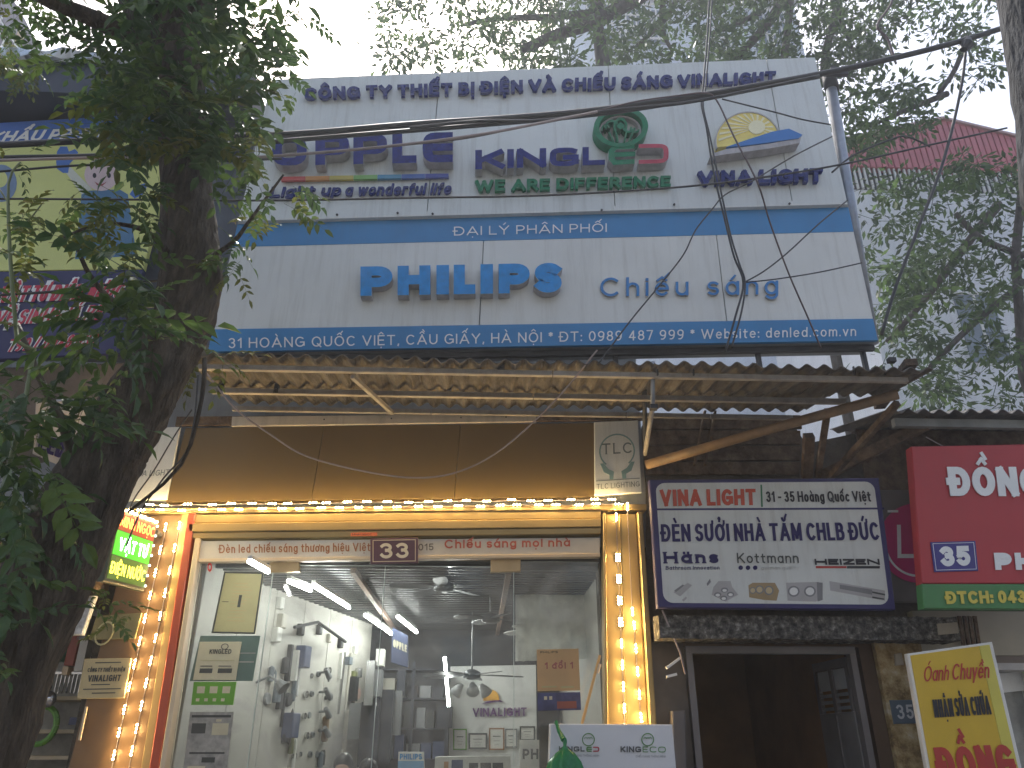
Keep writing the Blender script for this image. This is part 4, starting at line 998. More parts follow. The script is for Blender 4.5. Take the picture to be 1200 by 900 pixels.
# lightbox sign in front of the right pillar
qK = Q((641, 955), (797, 953), (788, 849), (645, 848), 6.45)
kb = thing('light_box_sign', 'white box sign with two green bulb logos in front of the right pillar', 'sign', qK.cx())
k = MB(); k.bev(qK, 0, 0, 1, 1, -.12, 0, .006); k.build('box', mat('box_white', (.66, .68, .70), .35, var=.03), kb)
P_dg = mat('print_deepgrey', (.09, .10, .10), .4); P_g2 = mat('print_leaf', (.08, .25, .06), .4); P_r2 = mat('print_red', (.45, .03, .05), .4)
YK = 6.45 - .003
T(kb, 'KINGL', [(655, 880.5), (685, 880.8), (685, 874.8), (655, 874.5)], YK, P_dg, t=.24, sq=3)
T(kb, '\u018e', [(687, 881), (693.5, 881), (693.5, 875), (687, 875)], YK, P_g2, t=.24); T(kb, '\u0186', [(695, 881), (702, 881), (702, 875), (695, 875)], YK, P_r2, t=.24, sq=3)
T(kb, 'KING', [(727, 881.5), (751, 881.6), (751, 874.8), (727, 874.6)], YK, P_dg, t=.24, sq=3); T(kb, 'ECO', [(753, 881.6), (780, 881.8), (780, 875), (753, 874.8)], YK, P_g2, t=.15, sq=3)
T(kb, 'CHIẾU SÁNG THÔNG MINH', [(664, 886.5), (702, 886.8), (702, 884.3), (664, 884)], YK, P_dg, t=.1); T(kb, 'CHIẾU SÁNG THÔNG MINH', [(745, 887.5), (780, 887.8), (780, 885.3), (745, 885)], YK, P_dg, t=.1)
for cx in (689.5, 759):
    q = Q((cx - 7.5, 874.5), (cx + 7.5, 874.5), (cx + 7.5, 859), (cx - 7.5, 859), YK); k = MB(); k.ring(q, .5, .5, .5, .5, .14, .0005, .003, n=22)
    for dx in (-.2, 0, .2): k.ring(q, .5 + dx, .55, .12, .14, .3, .0005, .0035 + dx * .001, 0, 180, n=8)
    k.build('bulb_logo', P_g2, kb)
k = MB(); k.poly([(0, 0), (1, 0), (1, .46), (.8, .42), (.6, .35), (.4, .27), (.2, .2), (0, .16)], qK.sub(0, 0, 1, 1), .0005, .002); k.build('green_sweep', mat('sweep_green', (.16, .36, .06), .4), kb)
# green plastic bag tied at the neck
bgm = mat('bag_green', (.03, .26, .09), .25, var=.25, scale=18, transl=.35)
c = at(662, 903, 6.2); bgt = thing('plastic_bag', 'knotted green plastic bag hanging on the white box sign', 'bag', c)
k = MB(); n = 26; prof = [(.30, .012), (.27, .02), (.235, .016), (.21, .03), (.17, .085), (.10, .145), (.0, .175), (-.12, .165), (-.22, .10), (-.27, .02)]
rows = []
sc_ = .78
for z, r_ in prof:
    rows.append(len(k.v))
    for j in range(n):
        a = 2 * math.pi * j / n; rr = r_ * sc_ * (1 + .14 * math.sin(a * 7 + z * 6) * (1 if z < .2 else .3) + random.uniform(-.04, .04)); k.v.append(c + Vector((math.cos(a) * rr + .02 * z, math.sin(a) * rr * .8, z * sc_ - .02)))
for i in range(len(rows) - 1):
    for j in range(n):
        j2 = (j + 1) % n; k.f.append((rows[i] + j, rows[i + 1] + j, rows[i + 1] + j2, rows[i] + j2))
k.build('bag_body', bgm, bgt, smooth=True)
k = MB(); p0 = c + Vector((0, 0, .2)); e = at(652, 846, 6.4); k.tube([p0, p0.lerp(e, .5) + Vector((-.01, 0, .0)), e, e + Vector((0, .12, -.02))], [.02, .016, .012, .012], 7, rough=.15); k.build('handle', bgm, bgt)

# ------------------------------------------------ left pillar plates
q, t_ = printed('wall_plaque', 'engraved yellowed plaque reading VINALIGHT on the left pillar', 'plaque', [(90, 819), (145, 818), (154, 771), (99, 772)], YW - .03, mat('plaque_cream', (.52, .42, .22), .5, var=.12), w=.02)
text(t_, 'CÔNG TY THIẾT BỊ ĐIỆN', q.sub(.12, .66, .92, .76), P_dk, t=.2); text(t_, 'VINALIGHT', q.sub(.16, .42, .86, .58), P_dk, t=.2)
k = MB()
for v, a, b_ in ((.88, .25, .8), (.33, .25, .65), (.22, .1, .9), (.12, .3, .8)): k.qbox(q, a, v, b_, v + .025, .001, .003)
k.build('fine_print', P_dk, t_)
q, t_ = printed('wall_plaque', 'dull brown board half hidden by leaves above the yellowed plaque', 'plaque', [(104, 750), (158, 748), (166, 718), (113, 722)], YW - .03, mat('plaque_brown', (.22, .19, .08), .5, var=.2), w=.02)
k = MB(); k.ring(q, .3, .25, .2, .5, .15, .001, .006, n=16); k.build('lamp_mark', P_olive, t_)
k = MB(); p = at(101, 828, YW - .05); k.box(p.x - .008, p.y, p.z - .25, p.x + .008, p.y + .02, p.z + .0); o = solo(k, 'cable_clip', M_cream, 'thin pale latch bar on the pillar below the plaque', 'latch')

# neon sign
pn = at(141, 592, 6.3); pf = at(186, 610, 6.85)
zb = at(168, 693, 6.85).z
dd = (pf - pn)
qn = Quad((pn.x, pn.y, zb + (pn.z - pf.z)), (pf.x, pf.y, zb), pf, pn)
ns = thing('led_sign', 'glowing green and orange LED sign reading VẬT TƯ beside the trunk', 'sign', (pf.x, pf.y, zb))
k = MB(); k.bev(qn, 0, 0, 1, 1, -.06, 0, .01); k.build('case', mat('case_dark', (.05, .06, .03), .4), ns)
E_or = emis('neon_orange', (1.0, .28, .05), 3.0); E_gr = emis('neon_green', (.25, 1.0, .10), 2.2); E_wh = emis('neon_white', (.75, 1.0, .9), 5.0); E_ye = emis('neon_yellow', (1.0, .75, .06), 3.2)
k = MB(); k.qbox(qn, .05, .36, .95, .68, .0, .004); k.build('green_field', emis('neon_field', (.05, .5, .02), .45), ns)
k = MB(); k.qbox(qn, .05, .69, .95, .94, .0, .004); k.build('red_field', emis('red_field', (.3, .03, .01), .2), ns)
k = MB(); k.qbox(qn, .05, .05, .95, .35, .0, .004); k.build('amber_field', emis('amber_field', (.04, .12, .01), .3), ns)
text(ns, 'MINH NGỌC', qn.sub(.07, .74, .93, .88), E_or, t=.13, w0=.006); text(ns, 'VẬT TƯ', qn.sub(.16, .43, .86, .6), E_wh, t=.16, w0=.006); text(ns, 'ĐIỆN NƯỚC', qn.sub(.08, .12, .92, .27), E_ye, t=.13, w0=.006)
for i in range(9):
    for v in (.965,):
        k = MB(); k.sphere(qn.p(.06 + i * .11, v, .008), .009, 6, 4); k.build('border_bulb', M_ledw, ns)
for i in range(7):
    k = MB(); k.sphere(qn.p(.975, .07 + i * .14, .008), .009, 6, 4); k.build('border_bulb', E_wh, ns)
k = MB(); k.bar(pf + Vector((0, 0, -.1)), Vector((pf.x - .02, YW + .02, pf.z - .1)), .03); k.build('bracket', M_dark, ns)

# left shop's shelves seen past the trunk
ls = thing('goods_rack', 'wire and timber rack of household goods left of the brown pillar', 'rack', (X(70, 900, 7.6), 7.6, 0))
x0, x1 = X(-60, 850, 7.6), X(112, 850, 7.6)
for px in (818, 857, 888, 912):
    z = at(60, px, 7.5).z; k = MB(); k.box(x0, 7.5, z - .015, x1, 7.9, z + .015); k.build('shelf', mat('shelf_pale', (.5, .42, .28), .5), ls)
k = MB(); k.box(x1 - .04, 7.5, 0, x1, 7.54, 2.2); k.build('upright', M_gr, ls)
k = MB(); k.box(x0, 7.9, 0, x1 + .1, 7.95, 3.2); k.build('back_board', mat('pale_back', (.35, .36, .34), .6, var=.3, scale=6), ls)
z = at(60, 790, 7.5).z
for i in range(12):
    k = MB(); xx = X(45, 790, 7.5) + i * .035; k.tube([(xx, 7.5, z - .16), (xx, 7.5, z)], .006, 5); k.build('wire', M_chr, ls)
k = MB(); k.box(X(45, 790, 7.5) - .02, 7.49, z, X(45, 790, 7.5) + .43, 7.51, z + .02); k.build('wire_rail', M_chr, ls)
goods = [(70, 750, .10, .36, mat('pack_seagreen', (.05, .30, .22), .4), 'tall sea green package on the left rack'), (84, 762, .08, .26, mat('pack_brick', (.30, .07, .05), .4), 'dark red package beside the green one'), (95, 768, .07, .26, M_paper, 'white package right of the dark red one'), (84, 722, .1, .25, M_paper, 'white wrapped goods near the rack top'), (98, 735, .08, .22, M_gr, 'grey wrapped goods near the rack top'), (76, 786, .05, .07, M_cream, 'small cream tub at the wire shelf'), (92, 845, .16, .06, M_ltb, 'blue folded mat on the rack')]
for px, py, w, h, m, lab in goods:
    p = at(px, py, 7.45); k = MB(); k.box(p.x - w / 2, p.y, p.z - h / 2, p.x + w / 2, p.y + .12, p.z + h / 2); solo(k, 'package', m, lab, 'package')
for px, py, r_, lab in ((58, 806, .06, 'upper shiny steel lamp bowl on the rack'), (62, 820, .07, 'lower shiny steel lamp bowl on the rack')):
    p = at(px, py, 7.4); k = MB(); k.tube([p, p + Vector((0, -.06, 0)), p + Vector((0, -.09, .0))], [r_ * .4, r_ * .9, r_], 16); solo(k, 'steel_bowl', M_chr, lab, 'bowl', smooth=True)
p = at(48, 850, 7.4); k = MB(); 
for i in range(16):
    a = 2 * math.pi * i / 16; a2 = 2 * math.pi * (i + 1) / 16
    k.tube([p + Vector((math.cos(a) * .13, 0, math.sin(a) * .15)), p + Vector((math.cos(a2) * .13, 0, math.sin(a2) * .15))], .025, 6)
solo(k, 'hose_coil', mat('hose_green', (.12, .3, .05), .4), 'green coiled hose on the middle rack shelf', 'hose')
# ================================================================== RIGHT NEIGHBOUR (number 35)
nb = thing('old_house', 'grimy old house front with mouldy concrete ledge and dark doorway right of the shop', 'house', (X(930, 860, YW), YW, 0))
xr0, xr1 = X(757, 700, YW), X(1290, 700, YW)
dx0, dx1 = X(808, 800, YW), X(1012, 800, YW); zd = at(900, 757, YW).z; zl = at(950, 748, YW).z
def wallpoly(nm, pts, Y, m, th=.25, parent=nb):
    k = MB(); n = len(pts); P = [at(x, y, Y) for x, y in pts]
    k.add(P + [p + Vector((0, th, 0)) for p in P], [tuple(range(n)), tuple(reversed(range(n, 2 * n)))] + [(i, i + n, (i + 1) % n + n, (i + 1) % n) for i in range(n)])
    return k.build(nm, m, parent)
wallpoly('upper_wall', [(757, 748), (1290, 748), (1290, 500), (1200, 500), (1062, 497), (1040, 500), (944, 520), (930, 497), (757, 490)], YW + .12, M_wall)
k = MB(); k.box(xr0, YW + .02, -.05, dx0 - .02, YW + .3, zl); k.build('door_pier', mat('pier_dark', (.10, .085, .07), .8, var=.3), nb)
k = MB(); x2, x3 = X(1042, 850, YW), X(1098, 850, YW); k.box(x2, YW - .02, -.05, x3, YW + .3, at(1060, 752, YW).z); k.build('ochre_pier', M_ochre, nb)
k = MB(); k.box(dx1 + .03, YW + .04, -.05, x2 - .002, YW + .35, zl); k.build('door_reveal', mat('reveal_brown', (.10, .062, .035), .8, var=.25), nb)
k = MB(); k.box(dx0 - .02, YW + .04, zd, dx1 + .03, YW + .3, zl); k.build('lintel', mat('lintel_brown', (.14, .09, .05), .8, var=.25, bump=.4), nb)
M_bg0 = mat('plaster_bit', (.35, .31, .24), .8, var=.2)
# mouldy ledge in rough chunks
def rough_beam(x0, x1, y0, y1, z0, z1, n, amp, nm, m, parent):
    k = MB(); rows = []
    for i in range(n + 1):
        x = x0 + (x1 - x0) * i / n; r = []
        for (y, z) in ((y0, z0), (y0 - .01, (z0 + z1) / 2), (y0, z1), ((y0 + y1) / 2, z1 + .01), (y1, z1), (y1, z0)):
            r.append(len(k.v)); k.v.append(Vector((x, y + random.uniform(-amp, amp), z + random.uniform(-amp, amp))))
        rows.append(r)
    m_ = 6
    for i in range(n):
        for j in range(m_): k.f.append((rows[i][j], rows[i + 1][j], rows[i + 1][(j + 1) % m_], rows[i][(j + 1) % m_]))
    k.f.append(tuple(rows[0])); k.f.append(tuple(reversed(rows[-1])))
    return k.build(nm, m, parent)
rough_beam(X(772, 730, 6.72), X(1122, 730, 6.72), 6.72, YW + .1, at(950, 749, 6.72).z, at(950, 722, 6.72).z, 90, .006, 'concrete_ledge', M_conc, nb)
# small torn paper bits on the ledge
k = MB(); k.bev(Q((1100, 744), (1124, 742), (1122, 729), (1098, 731), 6.7), 0, 0, 1, 1, -.01, 0, .002); k.build('torn_paper', M_bg0, nb)
k = MB(); k.bev(Q((1050, 780), (1060, 779), (1057, 765), (1049, 766), YW - .04), 0, 0, 1, 1, -.03, 0, .008); k.build('plaster_lump', M_bg0, nb)
# dark passage behind the door
k = MB(); zc = zd + .25; pin = mat('passage_brown', (.26, .145, .06), .8, var=.3, scale=1.5)
k.box(dx0 - .06, YW + .3, -.05, dx0 - .02, YW + 3.2, zc); k.build('passage_wall', pin, nb)
k = MB(); k.box(dx1 + .03, YW + .35, -.05, dx1 + .07, YW + 3.2, zc); k.build('passage_wall', pin, nb)
k = MB(); k.box(dx0 - .06, YW + 3.2, -.05, dx1 + .07, YW + 3.3, zc); k.build('passage_end', pin, nb)
k = MB(); k.box(dx0 - .06, YW + .3, zc, dx1 + .07, YW + 3.3, zc + .1); k.build('passage_ceiling', pin, nb)
for i in range(5):
    k = MB(); xx = dx0 - .015 + .0; yy = YW + .45 + i * .22; k.box(xx, yy, 0, xx + .02, yy + .16, zd - .02); k.build('folded_shutter_leaf', mat('shutter_leaf', (.12, .10, .085), .5, .2, var=.25), nb)
# door frame
M_df = mat('door_frame_grey', (.16, .15, .15), .45, .3, var=.15)
fx0, fx1 = X(803, 762, YW), X(1001, 762, YW)
k = MB(); k.box(fx0, YW - .02, zd - .065, fx1, YW + .06, zd - .005); k.build('frame_head', M_df, nb)
k = MB(); k.box(fx0, YW - .02, -.05, fx0 + .055, YW + .06, zd - .067); k.build('frame_jamb', M_df, nb)
k = MB(); k.box(fx1 - .055, YW - .02, -.05, fx1, YW + .06, zd - .067); k.build('frame_jamb', M_df, nb)
# half open metal door leaf
hx = fx1 - .06; ha = Vector((hx, YW + .08, 0)); tp = at(953, 790, 7.75); hb = Vector((tp.x, 7.75, 0)); zt_ = zd - .08
ql = Quad(hb, ha, ha + Vector((0, 0, zt_)), hb + Vector((0, 0, zt_)))
dr = Vector((0, 0, 0)); door = MB()
door.bev(ql, 0, 0, 1, .80, -.035, 0, .004); dl = door.build('door', mat('door_metal', (.20, .195, .19), .4, .3, var=.2, streak=.3), nb)
k = MB(); k.qbox(ql, 0, .965, 1, 1, -.035, 0); k.qbox(ql, 0, .80, .1, .965, -.035, 0); k.qbox(ql, .46, .80, .56, .965, -.035, 0); k.qbox(ql, .93, .80, 1, .965, -.035, 0); k.build('door_grid', M_df, dl)
for u0, u1 in ((.11, .45), (.57, .92)):
    k = MB(); k.qbox(ql, u0, .885, u1, .962, -.02, -.012); k.build('door_window', mat('frosted_pane', (.32, .35, .37), .3), dl)
    for i in range(3):
        k = MB(); k.qbox(ql, u0, .81 + i * .025, u1, .822 + i * .025, -.025, -.004); k.build('louvre', M_gr, dl)
k = MB(); k.qbox(ql, .48, .02, .52, .79, .0005, .012); k.build('door_rib', M_df, dl)
# white clip and thin edge at the door's left
k = MB(); k.bar(at(781, 783, 6.8), at(797, 771, 6.8), .03, .02); o = solo(k, 'wall_clamp', M_paper, 'bright white clamp arm fixed left of the dark doorway', 'clamp')
k = MB(); k.bar(at(781, 793, 6.8), at(793, 790, 6.8), .025, .02); o = solo(k, 'wall_clamp', M_paper, 'smaller white clamp piece just below the clamp arm', 'clamp')
k = MB(); k.tube([at(776, 715, 6.7), at(797, 765, 6.75), at(803, 790, 6.8)], .008, 6); solo(k, 'cable', M_cable_l, 'thin pale cable curving down to the white wall clamp', 'cable')
# grey steel locker edge left of the doorway
k = MB(); k.bev(Q((790, 940), (806, 940), (803, 832), (788, 833), 6.85), 0, 0, 1, 1, -.1, 0, .006); solo(k, 'meter_cabinet', mat('cabinet_grey', (.12, .115, .12), .4, .4), 'narrow grey steel cabinet between the box sign and the doorway', 'cabinet')

# signs of the right side
qv = Q((771, 712), (1050, 714.5), (1030, 560), (761, 562), 6.62)
vs_ = thing('shop_sign', 'white sign with purple border advertising bathroom heaters above the mouldy ledge', 'sign', qv.cx())
M_pb = mat('border_purple', (.045, .042, .13), .5, spec=.2, var=.1, streak=.2)
M_sw = mat('sign_face_dull', (.60, .62, .58), .5, var=.07, streak=.35, dirt=(.28, .25, .2))
k = MB(); k.bev(qv, 0, 0, 1, 1, -.08, 0, .008); k.build('board', M_pb, vs_)
def rrect(u0, v0, u1, v1, ru, rv, n=5):
    o = []
    for cu, cv, a0 in ((u1 - ru, v1 - rv, 0), (u0 + ru, v1 - rv, 90), (u0 + ru, v0 + rv, 180), (u1 - ru, v0 + rv, 270)):
        for i in range(n + 1): a = R(a0 + 90 * i / n); o.append((cu + ru * math.cos(a), cv + rv * math.sin(a)))
    return o
k = MB(); k.poly(rrect(.025, .035, .975, .97, .04, .07), qv, .0, .002); k.build('face', M_sw, vs_)
Y6 = 6.62 - .003
k = MB(); k.qbox(Q((769, 598), (1036, 597), (1036, 594.8), (769, 595.8), Y6), 0, 0, 1, 1, 0, .001); k.build('rule', M_pb, vs_)
M_pr = mat('print_orange_red', (.50, .07, .03), .5, var=.1); M_pp = mat('print_purple', (.035, .03, .11), .6, spec=.1, var=.1)
T(vs_, 'VINA LIGHT', [(774, 593.5), (886, 592), (885, 573), (773, 574)], Y6, M_pr, t=.22, gap=.14)
k = MB(); k.qbox(Q((892, 594), (894, 594), (893, 568), (891, 568), Y6), 0, 0, 1, 1, 0, .001); k.build('rule', mat('rule_green', (.03, .16, .07), .5), vs_)
T(vs_, '31 - 35 Hoàng Quốc Việt', [(898, 588.5), (1021, 588), (1019, 575.5), (897, 576)], Y6, M_tape, t=.16, gap=.16)
T(vs_, 'ĐÈN SƯỞI NHÀ TẮM CHLB ĐỨC', [(775, 635), (1031, 633), (1028, 612), (774, 614.5)], Y6, M_pp, t=.17, gap=.16, space=.4, mt=.12)
T(vs_, 'Häns', [(778, 660.5), (842, 660), (841, 646), (777, 647)], Y6, M_pp, t=.26, gap=.25, serif=True)
T(vs_, 'Bathroom Innovation', [(780, 667.8), (843, 667.5), (843, 663), (780, 663.5)], Y6, M_pp, t=.18)
T(vs_, 'Kottmann', [(864, 660), (936, 660), (935, 648), (863, 648)], Y6, P_dk, t=.14)
for cx in (868, 876.5, 885):
    k = MB(); k.poly([(.5 + .5 * math.cos(R(a)), .5 + .5 * math.sin(R(a))) for a in range(0, 360, 30)], Q((cx - 2.7, 668), (cx + 2.7, 668), (cx + 2.7, 662.6), (cx - 2.7, 662.6), Y6), 0, .001); k.build('dot', M_pp, vs_)
T(vs_, 'german quality', [(892, 667.5), (936, 667.3), (936, 663.5), (892, 663.7)], Y6, P_grey, t=.12)
T(vs_, 'HEIZEN', [(955, 662), (1031, 662), (1030, 655), (954, 655)], Y6, M_tape, t=.32, gap=.1)
k = MB(); k.qbox(Q((956, 666), (992, 666), (992, 663.3), (956, 663.3), Y6), 0, 0, 1, 1, 0, .001); k.build('bar', mat('bar_red', (.4, .04, .03), .5), vs_)
k = MB(); k.qbox(Q((992.5, 666.2), (1031, 666.2), (1031, 663.3), (992.5, 663.3), Y6), 0, 0, 1, 1, 0, .001); k.build('bar', M_tape, vs_)
def pic(pts, m, w=.001):
    k = MB(); P = [at(x, y, Y6) for x, y in pts]; n = len(P)
    k.add([p + Vector((0, -w, 0)) for p in P], [tuple(range(n))]); return k.build('printed_picture', m, vs_)
def disc(cx, cy, rx, ry, m, w): return pic([(cx + rx * math.cos(R(a)), cy + ry * math.sin(R(a))) for a in range(0, 360, 24)], m, w)
M_lg = mat('print_lightgrey', (.38, .37, .36), .5, var=.1); M_mg = mat('print_midgrey', (.20, .20, .20), .5); M_bz = mat('print_bronze', (.33, .24, .12), .5, var=.15)
pic([(789, 694), (806, 683), (811, 686), (797, 699)], M_lg); pic([(790, 692), (800, 685), (802, 686), (792, 694)], M_mg, .002); pic([(799, 703), (804, 699), (805, 701), (801, 705)], M_lg)
pic([(828, 684), (832, 678), (833, 682), (829, 687)], M_mg); pic([(836, 688), (842, 681), (856, 681), (858, 688), (865, 697), (850, 705), (834, 697)], M_lg)
for c in ((841, 697), (849, 691.5), (856, 696.5), (848, 701)): disc(*c, 4.3, 3, M_mg, .002); disc(c[0], c[1] + .5, 2.6, 1.7, M_paper, .003)
pic([(877, 686), (882, 683), (908, 683), (913, 692), (910, 704), (895, 703), (878, 700)], M_bz)
for cx, cy, r in ((882, 692, 4), (890, 691, 5), (901, 692, 5.5)): disc(cx, cy, r, r, M_mg, .002); disc(cx, cy, r * .7, r * .7, mat('print_gold', (.5, .4, .22), .4), .003)
pic([(921, 683), (958, 682), (964, 700), (956, 705), (923, 704)], M_lg); pic([(957, 682), (964, 683), (964, 703), (958, 705)], M_mg, .0015)
for cx in (930, 949): disc(cx, 693, 7, 6.5, M_mg, .002); disc(cx, 693, 5, 4.6, M_paper, .003)
pic([(972, 681), (1037, 692), (1037, 704), (973, 692)], M_lg); pic([(984, 685), (1022, 691), (1022, 697), (984, 690)], M_mg, .002); pic([(1022, 693), (1037, 696), (1037, 698), (1022, 695)], P_dk, .003); pic([(1022, 699), (1036, 701.5), (1036, 703), (1022, 701)], P_dk, .0035)

# round magenta logo board behind
qg = Q((1022, 705), (1098, 706), (1092, 574), (1016, 574), 6.85)
lg = thing('round_logo_board', 'magenta round face logo board showing between the white and the red sign', 'sign', qg.cx())
k = MB(); k.bev(qg, 0, 0, 1, 1, -.05, 0, .006); k.build('board', mat('board_greybrown', (.15, .14, .13), .6, var=.2), lg)
q = Q((1030, 683), (1121, 683), (1117, 590), (1029, 590), 6.84)
k = MB(); k.poly([(.5 + .5 * math.cos(R(a)), .5 + .5 * math.sin(R(a))) for a in range(0, 360, 10)], q, 0, .006); o = k.build('disc', mat('magenta', (.50, .03, .17), .4, var=.1), lg)
k = MB(); k.ring(q, .5, .5, .43, .43, .06, .006, .008, 185, 320, n=20); k.qbox(q, .12, .88, .26, .91, .006, .008); k.qbox(q, .24, .3, .29, .72, .006, .008); k.qbox(q, .291, .3, .48, .35, .006, .008); k.build('emblem_lines', M_print_white, o)

# big red sign
qr = Q((1083, 713), (1290, 714), (1270, 519), (1068, 523), 6.35)
rs = thing('shop_sign', 'large red sign with green foot strip and white letters at the right edge', 'sign', qr.cx())
M_rd = mat('sign_red', (.42, .035, .045), .45, var=.08, scale=1.5, streak=.15, dirt=(.25, .06, .06))
k = MB(); k.bev(qr, 0, .142, 1, 1, -.1, 0, .008); k.build('red_board', M_rd, rs)
k = MB(); k.bev(qr, 0, 0, 1, .14, -.1, 0, .006); k.build('green_board', mat('sign_green', (.06, .22, .07), .45, var=.1, streak=.2), rs)
YR = 6.347
T(rs, 'ĐỒNG', [(1113, 581.5), (1222, 582), (1218, 547.5), (1109, 547.5)], YR, M_print_white, t=.25, gap=.12, depth=.006, side=M_print_white, mt=.11)
M_nv = mat('plate_navy', (.04, .035, .22), .4, var=.06)
q = Q((1094.5, 670.5), (1146, 669), (1142.5, 634), (1090, 635.5), YR); k = MB(); k.bev(q, 0, 0, 1, 1, 0, .008, .002); o = k.build('number_plate', M_nv, rs)
k = MB(); 
for a_ in ((.04, .05, .96, .065), (.04, .935, .96, .95), (.04, .065, .05, .935), (.95, .065, .96, .935)): k.qbox(q, *a_, .008, .0095)
k.build('plate_line', M_print_white, o)
text(o, '35', q.sub(.17, .17, .84, .84), M_print_white, t=.27, w0=.0095, gap=.12)
T(rs, 'PH', [(1166, 668), (1212, 668), (1210, 648), (1164, 648)], YR, M_print_white, t=.36, gap=.2, depth=.004, side=M_print_white)
M_yl = mat('print_yellow', (.62, .52, .08), .5, var=.1)
T(rs, 'ĐTCH: 043', [(1109, 708), (1202, 706.5), (1200, 692), (1107, 693)], YR, M_yl, t=.25, gap=.14, depth=.003, side=M_yl)

# leaning yellow sign
qy = Q((1097, 960), (1212, 960), (1163, 752), (1063, 766), 6.5)
ys = thing('shop_sign', 'leaning yellow sign with red and black lettering below the red sign', 'sign', qy.cx())
M_ye = mat('sign_yellow', (.62, .42, .03), .4, var=.08, scale=2); 
k = MB(); k.bev(qy, 0, 0, 1, 1, -.05, 0, .008); k.build('frame', M_paper, ys)
k = MB(); k.bev(qy, .03, .004, .83, .985, .0005, .006, .002); k.build('yellow_face', M_ye, ys)
k = MB(); k.bev(qy, .832, .004, .955, .985, .0005, .006, .002); k.build('pale_strip', mat('sign_lemon', (.62, .56, .10), .4, var=.06), ys)
YY = 6.492; M_rr = mat('print_red_ink', (.45, .04, .03), .5)
T(ys, 'Óanh', [(1082, 799), (1111, 797), (1110, 779.5), (1080, 781)], YY, M_rr, t=.10, slant=.2, gap=.1)
T(ys, 'Chuyền', [(1115, 797), (1159, 794.5), (1157, 776), (1114, 778)], YY, M_rr, t=.11, slant=.15, gap=.1)
T(ys, 'NHẬN SỬA CHỮA', [(1095, 841), (1162, 837), (1158, 815), (1092, 820)], YY, M_tape, t=.13, gap=.13, space=.4, mt=.09)
T(ys, 'ĐỒNG', [(1102, 917), (1194, 913), (1183, 872), (1093, 876)], YY, M_rr, t=.23, gap=.12, mt=.1)
# small slate number plaque
q = Q((1048, 848.5), (1080, 847.5), (1076, 820), (1043, 820.5), YW - .035)
np_ = thing('number_plate', 'small slate grey plate with pale numerals 35 on the ochre pier', 'number plate', q.cx()); k = MB(); k.bev(q, 0, 0, 1, 1, -.02, 0, .003); k.build('plate', mat('plate_slate', (.09, .12, .15), .5, var=.1), np_)
text(np_, '35', q.sub(.16, .2, .76, .8), mat('numeral_pale', (.5, .52, .53), .5), t=.16, w0=.001, serif=True)

# right end: shopfront behind the yellow sign
rf = thing('right_shopfront', 'beige shopfront with pale window ledge behind the leaning yellow sign', 'shop', (X(1200, 850, YW), YW, 0))
x4, x5 = x3 + .01, X(1300, 850, YW)
M_bg = mat('beige_wall', (.42, .39, .30), .7, var=.1)
k = MB(); k.box(x4, YW + .02, at(1180, 768, YW).z, x5, YW + .3, at(1180, 716, YW).z); k.build('beige_wall', M_bg, rf)
k = MB(); k.box(x4 + .05, YW - .08, at(1180, 786, YW).z, x5, YW + .3, at(1180, 778, YW).z); k.build('window_ledge', mat('ledge_pale', (.45, .44, .42), .5), rf)
k = MB(); k.box(x4, YW + .0, at(1180, 777, YW).z, x5, YW + .3, at(1180, 769, YW).z); k.build('ledge_mould', mat('ledge_brown', (.2, .16, .13), .6), rf)
k = MB(); k.box(x4, YW + .2, -.05, x5, YW + .25, at(1180, 787, YW).z); k.build('window_pane', mat('pane_dull', (.30, .31, .29), .15, var=.3, scale=4), rf)
for px in (1184, 1230):
    xx = X(px, 850, YW); k = MB(); k.box(xx - .03, YW + .05, -.05, xx + .03, YW + .199, at(1180, 787, YW).z); k.build('window_bar', M_paper, rf)
k = MB(); k.bev(Q((1175, 812), (1212, 808), (1210, 786), (1170, 789), YW + .15), 0, 0, 1, 1, -.02, 0, .003); k.build('window_notice', M_print_white, rf)
for px in (1124, 1130, 1136, 1142):
    k = MB(); k.bar(at(px, 722, YW - .03), at(px + 5, 756, YW - .03), .02, .03); k.build('old_slat', M_wood, rf)

# right neighbour's corrugated roof with its beam
rr = thing('lean_to_roof', 'low grey corrugated roof of the house to the right of the awning', 'roof', (X(1130, 480, 6.2), 6.3, 4))
xq0, xq1 = X(1046, 478, 6.2), X(1300, 478, 6.2)
zq = at(1100, 484, 6.2).z
n = 3
M_fg = patchy('fibro_grey', [(.07, .068, .065), (.14, .135, .13), (.22, .21, .2)], 3.0, bump=.4, bscale=30, thr=(.35, .65), stretch=(3, .6, 1))
for i in range(n):
    a = xq0 + (xq1 - xq0) * i / n; b2 = xq0 + (xq1 - xq0) * (i + 1) / n
    corr(a - .02, b2 + .02, 6.2, 7.4, zq + .02 + .01 * (i % 2), zq + .30 + .01 * (i % 2)).build('corrugated_sheet', M_fg, rr)
k = MB(); k.box(xq0 + .05, 6.3, zq - .09, xq1, 6.36, zq - .012); k.build('front_beam', mat('beam_paint', (.20, .21, .20), .6, var=.3), rr)
k = MB(); k.bar(at(1090, 495, 6.35), at(960, 560, 6.95), .06, .1); k.build('side_beam', M_wood, rr)
k = MB(); k.box(xq0 + .1, 7.1, zq - .6, xq1, 7.2, zq + .2); k.build('rear_boards', M_wood, rr)
k = MB(); k.bar(at(1107, 524, 6.4), at(1085, 512, 6.45), .008); k.build('hanging_wire', M_cable_l, rr)
